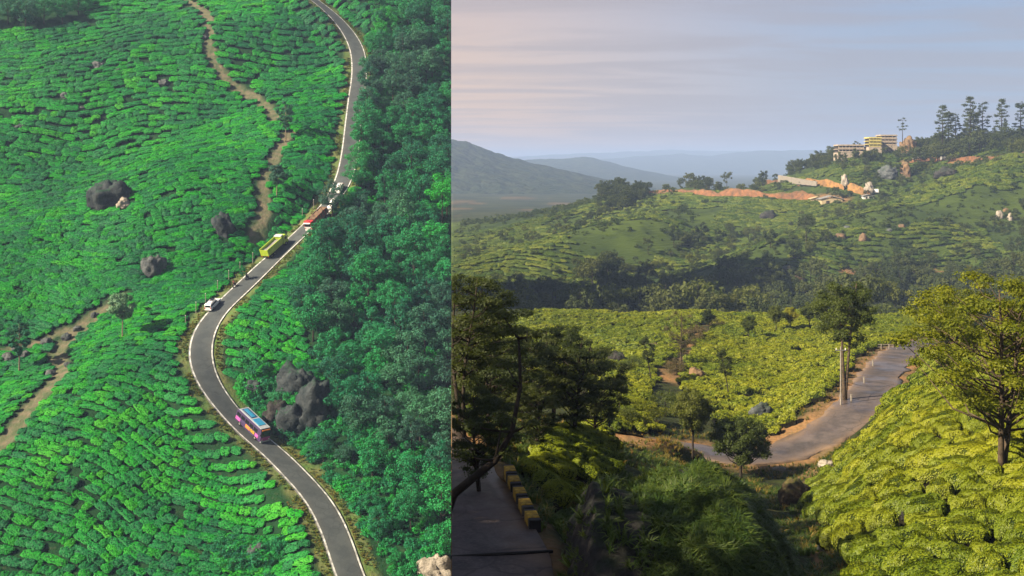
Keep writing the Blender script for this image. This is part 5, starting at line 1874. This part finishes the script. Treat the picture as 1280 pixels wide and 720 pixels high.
def block(u, v, wpx, storeys, bays, mat, label, sh=3.2, dp=10, yd=740.0, rz=0.0):
    x = (u - CX) / F * yd
    zg = min(float(Rg(np.array(x), np.array(yd))), -(v - HZ) / F * yd)
    zb = -(v - HZ) / F * yd
    w = wpx / F * yd
    root = empty('building', Matrix.Translation((x, yd, zb)) @ Matrix.Rotation(rz, 4, 'Z'))
    link('plinth', Acc().box((0, dp / 2, (zg - zb) / 2 - 0.6), (w + 0.6, dp + 0.6, max(zb - zg, 0) + 1.6)).mesh('plinth'), M['frame_grey'], root)
    for s in range(storeys):
        z0 = s * sh
        link('storey_wall', Acc().box((0, dp / 2 + 0.6, z0 + sh / 2 + 0.1), (w - 0.8, dp - 1.0, sh - 0.4)).mesh('storey_wall'), M['dark_in'], root)
        link('floor_slab', Acc().box((0, dp / 2 - 0.2, z0 + sh), (w + 0.9, dp + 0.9, 0.42)).mesh('floor_slab', 0.03), mat, root)
        link('parapet', Acc().box((0, 0.0, z0 + 0.72), (w, 0.22, 0.8)).mesh('parapet', 0.02), mat, root)
        for k in range(bays + 1):
            link('column', Acc().box((-w / 2 + 0.3 + k * (w - 0.6) / bays, 0.15, z0 + sh / 2 + 0.2), (0.5, 0.5, sh - 0.42)).mesh('column'), mat, root)
        for k in range(bays):
            link('window', Acc().box((-w / 2 + 0.3 + (k + 0.5) * (w - 0.6) / bays, 0.98, z0 + sh / 2 + 0.4), ((w - 0.6) / bays * 0.5, 0.14, sh * 0.45)).mesh('window'), M['glass'], root)
    link('roof', Acc().box((0, dp / 2 - 0.2, storeys * sh + 0.45), (w + 0.4, dp + 0.2, 0.5)).mesh('roof', 0.04), mat, root)
    return tag(root, label, 'building')


block(1064, 191, 32, 2, 7, M['frame_grey'], 'long two-storey concrete frame building on the ridge', 2.4)
block(1094, 184, 15, 3, 3, M['wall_yellow'], 'small yellowish stepped building on the ridge', 2.0, yd=735)
block(1111, 182, 20, 3, 4, M['frame_grey'], 'taller unfinished building beside the lone tufted tree', 2.2, yd=745)


def shed(u, v, wpx, hpx, label, yd=None, roof='roof_tin', wall='wall_cream'):
    p = far_xy(u, v)
    w, h = wpx / F * p[1], hpx / F * p[1]
    root = empty('shed', Matrix.Translation(p))
    link('wall', Acc().box((0, w * 0.3, h * 0.3), (w, w * 0.6, h * 0.75)).mesh('wall'), M[wall], root)
    link('roof', Acc().prism([(-w * 0.58, h * 0.62), (0, h * 1.0), (w * 0.58, h * 0.62), (w * 0.58, h * 0.56), (0, h * 0.92), (-w * 0.58, h * 0.56)], -0.5, w * 0.68).mesh('roof'), M[roof], root)
    link('door', Acc().box((-w * 0.2, -0.03, h * 0.22), (w * 0.16, 0.1, h * 0.42)).mesh('door'), M['dark_in'], root)
    link('window', Acc().box((w * 0.2, -0.03, h * 0.36), (w * 0.2, 0.1, h * 0.22)).mesh('window'), M['glass'], root)
    return tag(root, label, 'shed')


shed(1040, 256, 26, 11, 'low tin-roofed shed at the end of the red cutting')
shed(1022, 253, 16, 7, 'small cream shed beside the low tin-roofed one', roof='wall_cream')
shed(1150, 202, 12, 6, 'tiny hut beside the upper hill road', roof='roof_tin')
shed(1086, 249, 14, 6, 'white-walled hut below the pale rock head', wall='white_paint')

# ------------------------------------------------------------------ vehicles
def paint(name, c, rough=0.35):
    return plain(name, c, rough, 0.0, 0.18, 2.0, 0.5, 0.3)


M['p_white'] = paint('paint_white', (0.72, 0.73, 0.74))
M['p_lime'] = paint('paint_lime', (0.38, 0.52, 0.03))
M['p_red'] = paint('paint_red', (0.50, 0.025, 0.03))
M['p_pink'] = paint('paint_pink', (0.55, 0.10, 0.38))
M['p_purple'] = paint('paint_purple', (0.055, 0.035, 0.10))
M['p_orange'] = paint('paint_orange', (0.75, 0.22, 0.04))
M['p_blue'] = paint('paint_blue', (0.03, 0.28, 0.50))
M['p_bluedark'] = paint('paint_dark_blue', (0.02, 0.08, 0.18))
M['p_silver'] = paint('paint_silver', (0.42, 0.46, 0.50))
M['p_grey'] = paint('truck_bed_grey', (0.20, 0.19, 0.17), 0.8)
M['lamp'] = plain('lamp_glass', (0.8, 0.8, 0.75), 0.15, 0, 0.1, 4)
M['tail'] = plain('tail_lamp', (0.45, 0.01, 0.01), 0.2, 0, 0.1, 4)
M['load'] = plain('load_sand', (0.16, 0.10, 0.06), 0.95, 0, 0.5, 2.0)
M['chassis'] = plain('chassis_black', (0.02, 0.02, 0.022), 0.7, 0, 0.3, 3)


def stand(u, v, sgn, turn=0.0):
    p = hit(L, u, v)
    i = int(np.argmin(np.hypot(road_c[:, 0] - p[0], road_c[:, 1] - p[1])))
    i = min(max(i, 3), len(road_c) - 4)
    T = Vector(road_c[i + 3] - road_c[i - 3]).normalized() * sgn
    T = Matrix.Rotation(turn, 3, 'Z') @ T
    side = Vector((-T.y, T.x, 0)).normalized()
    up = T.cross(side)
    pos = Vector((p[0], p[1], road_c[i][2] + 0.15))
    # height along the grade at the exact spot
    dd = Vector((p[0] - road_c[i][0], p[1] - road_c[i][1], 0))
    T0 = Vector(road_c[i + 3] - road_c[i - 3]).normalized()
    pos.z += dd.x * T0.x * T0.z / max(1e-6, T0.x ** 2 + T0.y ** 2) + dd.y * T0.y * T0.z / max(1e-6, T0.x ** 2 + T0.y ** 2)
    Mx = Matrix((T, side, up)).transposed().to_4x4()
    Mx.translation = pos
    return Mx


def wheels(root, xs, half, r, w=0.24):
    for x in xs:
        for s in (-1, 1):
            wh = link('wheel', Acc().cyl((x, s * (half - w), r), (x, s * half, r), r, r, 18).mesh('wheel', 0.025), M['tyre'], root)
            link('rim', Acc().cyl((x, s * (half - 0.02), r), (x, s * (half + 0.015), r), r * 0.55, r * 0.5, 14).mesh('rim'), M['steel'], wh)


def bus(Mx):
    r = empty('bus', Mx)
    Lh, W, H = 4.3, 1.2, 3.0
    prof = [(-Lh, 0.5), (Lh - 0.1, 0.45), (Lh, 0.8), (Lh - 0.05, 1.45), (Lh - 0.42, 2.75), (Lh - 0.7, H), (-Lh + 0.25, H), (-Lh, 2.7)]
    link('body', Acc().prism(prof, -W, W).mesh('body', 0.07), M['p_purple'], r)
    link('roof', Acc().box((-0.15, 0, H + 0.03), (2 * Lh - 1.1, 2 * W - 0.12, 0.1)).mesh('roof', 0.03), M['p_silver'], r)
    link('roof_panel', Acc().box((-1.9, 0, H + 0.11), (3.3, 1.5, 0.08)).mesh('roof_panel', 0.02), M['p_bluedark'], r)
    link('roof_stripe', Acc().box((-1.9, 0, H + 0.165), (2.9, 0.85, 0.05)).mesh('roof_stripe', 0.01), M['p_blue'], r)
    link('roof_panel', Acc().box((1.35, 0, H + 0.11), (2.3, 1.7, 0.08)).mesh('roof_panel', 0.02), M['p_blue'], r)
    link('windscreen', Acc().add([(Lh - 0.05, -1.08, 1.55), (Lh - 0.05, 1.08, 1.55), (Lh - 0.36, 1.03, 2.6), (Lh - 0.36, -1.03, 2.6), (Lh - 0.16, -1.08, 1.5), (Lh - 0.16, 1.08, 1.5), (Lh - 0.5, 1.03, 2.6), (Lh - 0.5, -1.03, 2.6)],
                             [(0, 1, 2, 3), (7, 6, 5, 4), (0, 4, 5, 1), (1, 5, 6, 2), (2, 6, 7, 3), (3, 7, 4, 0)]).mesh('windscreen'), M['glass'], r)
    link('front_panel', Acc().box((Lh + 0.0, 0, 1.05), (0.1, 2.1, 0.75)).mesh('front_panel', 0.03), M['p_pink'], r)
    link('destination_board', Acc().box((Lh - 0.44, 0, 2.78), (0.2, 1.9, 0.24)).mesh('destination_board', 0.02), M['p_orange'], r)
    link('bumper', Acc().box((Lh + 0.06, 0, 0.55), (0.16, 2.3, 0.26)).mesh('bumper', 0.03), M['p_silver'], r)
    for s in (-1, 1):
        link('headlight', Acc().cyl((Lh + 0.04, s * 0.85, 0.95), (Lh + 0.09, s * 0.85, 0.95), 0.16, 0.14, 12).mesh('headlight'), M['lamp'], r)
        link('mirror', Acc().box((Lh - 0.15, s * 1.38, 2.0), (0.1, 0.22, 0.42)).mesh('mirror', 0.02), M['chassis'], r)
        for k in range(5):
            link('window', Acc().box((-3.45 + k * 1.42, s * 1.2, 2.08), (1.2, 0.05, 0.78)).mesh('window', 0.01), M['glass'], r)
        for k, (x0, ln, c) in enumerate([(-3.4, 1.5, 'p_pink'), (-1.7, 1.5, 'p_purple'), (-0.1, 1.5, 'p_orange'), (1.5, 1.4, 'yellow'), (2.9, 1.0, 'p_pink')]):
            link('side_panel', Acc().box((x0, s * 1.2, 1.18), (ln, 0.06, 0.66)).mesh('side_panel', 0.02), M[c], r)
    link('rear_window', Acc().box((-Lh + 0.0, 0, 2.05), (0.06, 1.9, 0.8)).mesh('rear_window', 0.01), M['glass'], r)
    wheels(r, (-2.6, 2.6), 1.22, 0.48, 0.3)
    return tag(r, 'small purple bus with a pink front and blue roof panels', 'bus')


def suv(Mx, name, label, Ls=4.5, Wd=1.8, Hh=1.75, mat='p_white', roofdark=True):
    r = empty(name, Mx)
    a, w = Ls / 2, Wd / 2
    body = [(-a, 0.42), (a, 0.38), (a, 0.72), (a - 0.18, 0.92), (a - 1.15, 1.02), (-a + 0.05, 1.05), (-a, 0.85)]
    link('body', Acc().prism(body, -w, w).mesh('body', 0.07), M[mat], r)
    cab = [(-a + 0.08, 1.0), (a - 1.2, 1.0), (a - 1.85, Hh - 0.08), (a - 2.1, Hh), (-a + 0.35, Hh), (-a + 0.18, Hh - 0.12)]
    link('cabin', Acc().prism(cab, -w + 0.1, w - 0.1).mesh('cabin', 0.06), M[mat], r)
    for s in (-1, 1):
        link('side_glass', Acc().prism([(-a + 0.32, 1.1), (a - 1.42, 1.1), (a - 1.9, Hh - 0.2), (-a + 0.42, Hh - 0.2)], s * (w - 0.105), s * (w - 0.075)).mesh('side_glass'), M['glass'], r)
        link('tail_light', Acc().box((-a - 0.0, s * (w - 0.16), 0.92), (0.07, 0.2, 0.34)).mesh('tail_light', 0.01), M['tail'], r)
        link('headlight', Acc().box((a - 0.06, s * (w - 0.28), 0.76), (0.14, 0.34, 0.16)).mesh('headlight', 0.01), M['lamp'], r)
        link('mirror', Acc().box((a - 1.45, s * (w + 0.08), 1.1), (0.12, 0.2, 0.14)).mesh('mirror', 0.02), M[mat], r)
    link('rear_window', Acc().add([(-a + 0.045, -w + 0.26, 1.12), (-a + 0.045, w - 0.26, 1.12), (-a + 0.14, w - 0.3, Hh - 0.2), (-a + 0.14, -w + 0.3, Hh - 0.2), (-a + 0.12, -w + 0.26, 1.12), (-a + 0.12, w - 0.26, 1.12), (-a + 0.24, w - 0.3, Hh - 0.2), (-a + 0.24, -w + 0.3, Hh - 0.2)],
                                [(3, 2, 1, 0), (4, 5, 6, 7), (1, 5, 4, 0), (2, 6, 5, 1), (3, 7, 6, 2), (0, 4, 7, 3)]).mesh('rear_window'), M['glass'], r)
    link('windscreen', Acc().add([(a - 1.22, -w + 0.2, 1.06), (a - 1.22, w - 0.2, 1.06), (a - 1.8, w - 0.26, Hh - 0.12), (a - 1.8, -w + 0.26, Hh - 0.12), (a - 1.3, -w + 0.2, 1.02), (a - 1.3, w - 0.2, 1.02), (a - 1.9, w - 0.26, Hh - 0.14), (a - 1.9, -w + 0.26, Hh - 0.14)],
                               [(0, 1, 2, 3), (7, 6, 5, 4), (0, 4, 5, 1), (1, 5, 6, 2), (2, 6, 7, 3), (3, 7, 4, 0)]).mesh('windscreen'), M['glass'], r)
    if roofdark:
        link('sunroof', Acc().box((0.15, 0, Hh + 0.005), (1.1, 0.95, 0.03)).mesh('sunroof', 0.01), M['glass'], r)
        for s in (-1, 1):
            link('roof_rail', Acc().box((-0.5, s * (w - 0.24), Hh + 0.06), (2.0, 0.06, 0.06)).mesh('roof_rail', 0.01), M['chassis'], r)
    link('bumper', Acc().box((-a - 0.03, 0, 0.5), (0.14, Wd - 0.1, 0.26)).mesh('bumper', 0.03), M[mat], r)
    link('number_plate', Acc().box((-a - 0.105, 0, 0.62), (0.02, 0.5, 0.14)).mesh('number_plate'), M['white_paint'], r)
    wheels(r, (-a + 0.85, a - 0.85), w + 0.02, 0.36)
    return tag(r, label, 'car')


def cab_part(r, x0, x1, W, H, mat, band=None):
    link('cab', Acc().prism([(x0, 0.7), (x1, 0.6), (x1 + 0.02, 1.6), (x1 - 0.22, H - 0.1), (x1 - 0.4, H), (x0, H)], -W, W).mesh('cab', 0.07), M[mat], r)
    link('windscreen', Acc().prism([(x1 + 0.005, 1.65), (x1 + 0.03, 1.65), (x1 - 0.16, H - 0.22), (x1 - 0.24, H - 0.22)], -W + 0.14, W - 0.14).mesh('windscreen'), M['glass'], r)
    link('bumper', Acc().box((x1 + 0.06, 0, 0.62), (0.2, 2 * W, 0.36)).mesh('bumper', 0.03), M[band or 'chassis'], r)
    link('grille', Acc().box((x1 + 0.03, 0, 1.15), (0.06, 1.4, 0.5)).mesh('grille', 0.01), M[band or 'chassis'], r)
    for s in (-1, 1):
        link('side_window', Acc().box(((x0 + x1) / 2 + 0.1, s * W, 2.0), ((x1 - x0) * 0.55, 0.05, 0.65)).mesh('side_window', 0.01), M['glass'], r)
        link('headlight', Acc().box((x1 + 0.05, s * (W - 0.25), 0.95), (0.06, 0.34, 0.2)).mesh('headlight', 0.01), M['lamp'], r)
        link('mirror', Acc().box((x1 - 0.1, s * (W + 0.2), 2.1), (0.08, 0.22, 0.45)).mesh('mirror', 0.02), M['chassis'], r)


def tipper(Mx):
    r = empty('tipper_truck', Mx)
    W = 1.22
    link('chassis', Acc().box((-0.2, 0, 0.85), (8.2, 1.0, 0.35)).mesh('chassis'), M['chassis'], r)
    cab_part(r, 2.55, 4.3, W, 2.85, 'p_lime')
    bx0, bx1, z0, z1 = -4.3, 2.1, 1.1, 2.75
    link('bed_floor', Acc().box(((bx0 + bx1) / 2, 0, z0 + 0.06), (bx1 - bx0, 2.4, 0.12)).mesh('bed_floor'), M['p_grey'], r)
    for s in (-1, 1):
        sd = link('bed_side', Acc().prism([(bx0, z0), (bx1, z0), (bx1, z1), (bx0, z1)], s * 1.14, s * 1.24).mesh('bed_side'), M['p_lime'], r)
        for k in range(8):
            link('rib', Acc().box((bx0 + 0.3 + k * 0.83, s * 1.28, (z0 + z1) / 2), (0.12, 0.1, z1 - z0 - 0.1)).mesh('rib', 0.01), M['p_lime'], sd)
        link('bed_rail', Acc().box(((bx0 + bx1) / 2, s * 1.2, z1 + 0.05), (bx1 - bx0, 0.2, 0.12)).mesh('bed_rail', 0.02), M['p_lime'], r)
    link('tailgate', Acc().box((bx0 - 0.05, 0, (z0 + z1) / 2), (0.1, 2.42, z1 - z0)).mesh('tailgate', 0.01), M['p_lime'], r)
    link('headboard', Acc().box((bx1 + 0.05, 0, (z0 + z1) / 2 + 0.15), (0.1, 2.42, z1 - z0 + 0.3)).mesh('headboard', 0.01), M['p_lime'], r)
    link('cab_guard', Acc().prism([(bx1 - 0.1, 3.0), (bx1 + 0.1, 2.95), (bx1 + 1.0, 3.12), (bx1 + 1.0, 3.22), (bx1, 3.2)], -1.1, 1.1).mesh('cab_guard', 0.02), M['p_silver'], r)
    # heap of grey material lying in the bed
    xs, ys = np.meshgrid(np.linspace(bx0 + 0.1, bx1 - 0.1, 26), np.linspace(-1.12, 1.12, 10))
    zs = z0 + 1.0 + 0.3 * fbm(xs, ys, 5, 3) + 0.12 * np.cos(ys * 1.4)
    ii = np.arange(xs.size).reshape(xs.shape)
    link('load', mesh_np('load', np.stack([xs, ys, zs], -1).reshape(-1, 3), np.stack([ii[:-1, :-1], ii[:-1, 1:], ii[1:, 1:], ii[1:, :-1]], -1).reshape(-1, 4)), M['p_grey'], r)
    for s in (-1, 1):
        link('tail_light', Acc().box((bx0 - 0.08, s * 0.95, 0.95), (0.06, 0.3, 0.14)).mesh('tail_light'), M['tail'], r)
    wheels(r, (-3.3, -2.1, 3.2), 1.24, 0.52, 0.36)
    return tag(r, 'lime green tipper truck with an open grey bed', 'truck')


def lorry(Mx):
    r = empty('lorry', Mx)
    W = 1.18
    link('chassis', Acc().box((-0.3, 0, 0.85), (7.4, 0.9, 0.3)).mesh('chassis'), M['chassis'], r)
    cab_part(r, 2.1, 3.7, W, 2.75, 'p_red', 'p_white')
    link('band', Acc().box((3.73, 0, 1.5), (0.06, 2.2, 0.22)).mesh('band', 0.01), M['p_white'], r)
    link('sun_visor', Acc().box((3.62, 0, 2.62), (0.35, 2.2, 0.1)).mesh('sun_visor', 0.02), M['p_white'], r)
    link('name_board', Acc().box((3.2, 0, 2.95), (0.2, 2.0, 0.4)).mesh('name_board', 0.02), M['p_red'], r)
    for s in (-1, 1):
        sd = link('bed_side', Acc().box((-1.0, s * 1.16, 1.9), (5.8, 0.1, 1.6)).mesh('bed_side', 0.01), M['load'], r)
        for k in range(6):
            link('stake', Acc().box((-3.6 + k * 1.05, s * 1.23, 1.95), (0.12, 0.08, 1.75)).mesh('stake', 0.01), M['p_red'], sd)
    link('tailgate', Acc().box((-3.9, 0, 1.9), (0.1, 2.3, 1.6)).mesh('tailgate', 0.01), M['load'], r)
    link('headboard', Acc().box((1.9, 0, 2.0), (0.1, 2.3, 1.8)).mesh('headboard', 0.01), M['load'], r)
    link('bed_floor', Acc().box((-1.0, 0, 1.14), (5.7, 2.2, 0.1)).mesh('bed_floor'), M['chassis'], r)
    xs, ys = np.meshgrid(np.linspace(-3.8, 1.8, 24), np.linspace(-1.1, 1.1, 10))
    zs = 2.45 + 0.55 * fbm(xs * 0.9, ys * 0.9, 6, 3) + 0.2 * np.cos(ys * 1.4)
    ii = np.arange(xs.size).reshape(xs.shape)
    link('tarpaulin', mesh_np('tarpaulin', np.stack([xs, ys, zs], -1).reshape(-1, 3), np.stack([ii[:-1, :-1], ii[:-1, 1:], ii[1:, 1:], ii[1:, :-1]], -1).reshape(-1, 4)), M['load'], r)
    wheels(r, (-2.6, 2.7), 1.2, 0.5, 0.34)
    return tag(r, 'red and white lorry with a dark brown covered load', 'lorry')


bus(stand(314, 541, -1))
suv(stand(267, 385, 1), 'car', 'white estate car with dark glass and sunroof on the smooth road')
tipper(stand(345, 315, 1))
lorry(stand(398, 281, -1))
suv(stand(417, 259, -1), 'car', 'small white car half hidden by trees behind the lorry', 3.7, 1.6, 1.5, roofdark=False)
suv(stand(425, 240, -1), 'car', 'second small white car farther up the smooth road', 3.7, 1.6, 1.5, roofdark=False)


def parked_van(u, v, label, ang):
    p = far_xy(u, v)
    r = empty('van', Matrix.Translation((p[0], p[1] - 1.2, p[2] + 0.2)) @ Matrix.Rotation(ang, 4, 'Z'))
    link('body', Acc().prism([(-2.6, 0.4), (2.6, 0.4), (2.6, 1.1), (1.9, 1.4), (1.4, 2.3), (-2.6, 2.35)], -0.95, 0.95).mesh('body', 0.06), M['p_white'], r)
    for s in (-1, 1):
        link('side_window', Acc().box((0.7, s * 0.95, 1.75), (1.0, 0.04, 0.5)).mesh('side_window'), M['glass'], r)
    link('windscreen', Acc().prism([(1.93, 1.45), (1.96, 1.45), (1.5, 2.22), (1.44, 2.22)], -0.8, 0.8).mesh('windscreen'), M['glass'], r)
    wheels(r, (-1.7, 1.7), 0.96, 0.36)
    tag(r, label, 'van')


parked_van(1180, 201, 'white van parked on the upper hill road', 0.2)
parked_van(1092, 242, 'white van below the pale rock head on the far slope', 2.6)


# motorcycles with riders
def motorcycle(Mx, label):
    r = empty('motorcycle', Mx)
    for x in (-0.62, 0.62):
        wh = link('wheel', Acc().cyl((x, -0.06, 0.3), (x, 0.06, 0.3), 0.3, 0.3, 16).mesh('wheel', 0.02), M['tyre'], r)
        link('rim', Acc().cyl((x, -0.065, 0.3), (x, 0.065, 0.3), 0.16, 0.16, 12).mesh('rim'), M['steel'], wh)
    link('engine', Acc().box((0.02, 0, 0.38), (0.42, 0.28, 0.32)).mesh('engine', 0.04), M['steel'], r)
    link('fuel_tank', Acc().prism([(-0.02, 0.62), (0.4, 0.66), (0.42, 0.82), (0.1, 0.86)], -0.15, 0.15).mesh('fuel_tank', 0.05), M['chassis'], r)
    link('saddle', Acc().prism([(-0.72, 0.74), (0.0, 0.68), (0.02, 0.78), (-0.7, 0.86)], -0.14, 0.14).mesh('saddle', 0.03), M['tyre'], r)
    link('fork', Acc().tube([(0.62, 0, 0.3), (0.42, 0, 0.95)], [0.04, 0.04], 8).mesh('fork'), M['steel'], r)
    link('handlebar', Acc().tube([(0.3, -0.36, 1.0), (0.42, -0.1, 0.96), (0.42, 0.1, 0.96), (0.3, 0.36, 1.0)], [0.025] * 4, 6).mesh('handlebar'), M['chassis'], r)
    link('headlight', Acc().cyl((0.48, 0, 0.9), (0.6, 0, 0.88), 0.08, 0.1, 10).mesh('headlight'), M['lamp'], r)
    return tag(r, label, 'motorcycle', 'motorcycles on the smooth road')


def rider(Mx, label, cloth):
    J = {'pel': (-0.28, 0, 0.92), 'chest': (-0.15, 0, 1.28), 'neck': (-0.08, 0, 1.47), 'head': (-0.04, 0, 1.62), 'top': (-0.03, 0, 1.74)}
    V = [J['pel'], J['chest'], J['neck'], J['head'], J['top']]
    Ed = [(0, 1), (1, 2), (2, 3), (3, 4)]
    Rd = [0.15, 0.17, 0.065, 0.12, 0.08]
    for s in (-1, 1):
        i = len(V)
        V += [(-0.12, s * 0.2, 1.4), (0.05, s * 0.3, 1.16), (0.27, s * 0.33, 1.05), (-0.25, s * 0.1, 0.88), (0.14, s * 0.2, 0.78), (0.02, s * 0.2, 0.36), (0.14, s * 0.2, 0.3)]
        Ed += [(1, i), (i, i + 1), (i + 1, i + 2), (0, i + 3), (i + 3, i + 4), (i + 4, i + 5), (i + 5, i + 6)]
        Rd += [0.075, 0.055, 0.045, 0.1, 0.085, 0.06, 0.05]
    me = bpy.data.meshes.new('person')
    me.from_pydata(V, Ed, [])
    o = link('person', me, cloth)
    sk = o.modifiers.new('skin', 'SKIN')
    for k, d_ in enumerate(me.skin_vertices[0].data):
        d_.radius = (Rd[k], Rd[k])
        d_.use_root = k == 0
    o.modifiers.new('smooth', 'SUBSURF').levels = 1
    o.matrix_world = Mx
    hel = Acc()
    bmx = bmesh.new()
    bmesh.ops.create_uvsphere(bmx, u_segments=14, v_segments=9, radius=0.15)
    hm = bpy.data.meshes.new('helmet')
    for v in bmx.verts:
        v.co = Vector((v.co.x * 1.1 - 0.04, v.co.y, max(v.co.z, -0.06) + 1.66))
    bmx.to_mesh(hm)
    bmx.free()
    link('helmet', hm, M['chassis'], o)
    return tag(o, label, 'person')


M['cloth_d'] = plain('dark_jacket', (0.03, 0.035, 0.05), 0.9, 0, 0.3, 6)
M['cloth_r'] = plain('maroon_shirt', (0.16, 0.05, 0.04), 0.9, 0, 0.3, 6)
for (u, v), lm, lp_, c in [((293, 359), 'motorcycle just ahead of the white estate car', 'rider in a maroon top on the motorcycle nearest the white estate car', 'cloth_r'), ((309, 350), 'motorcycle beside the small dark roadside tree, between estate car and tipper', 'rider in a dark jacket on the motorcycle behind the tipper truck', 'cloth_d')]:
    Mx = stand(u, v, 1)
    motorcycle(Mx, lm)
    rider(Mx, lp_, M[c])

# ------------------------------------------------------------------ haze in the valley air
hz = Acc().box((0, 7900, -4), (26000, 17400, 302)).mesh('haze')
m = bpy.data.materials.new('haze_air')
m.use_nodes = True
m.node_tree.nodes.remove(m.node_tree.nodes['Principled BSDF'])
pv = m.node_tree.nodes.new('ShaderNodeVolumePrincipled')
pv.inputs['Color'].default_value = (0.44, 0.62, 1.0, 1)
pv.inputs['Density'].default_value = 0.00019
pv.inputs['Anisotropy'].default_value = 0.0
m.node_tree.links.new(pv.outputs[0], m.node_tree.nodes['Material Output'].inputs['Volume'])
hz_o = link('haze', hz, m)
tag(hz_o, 'thin bluish haze filling the valley air', 'haze', None, 'stuff')
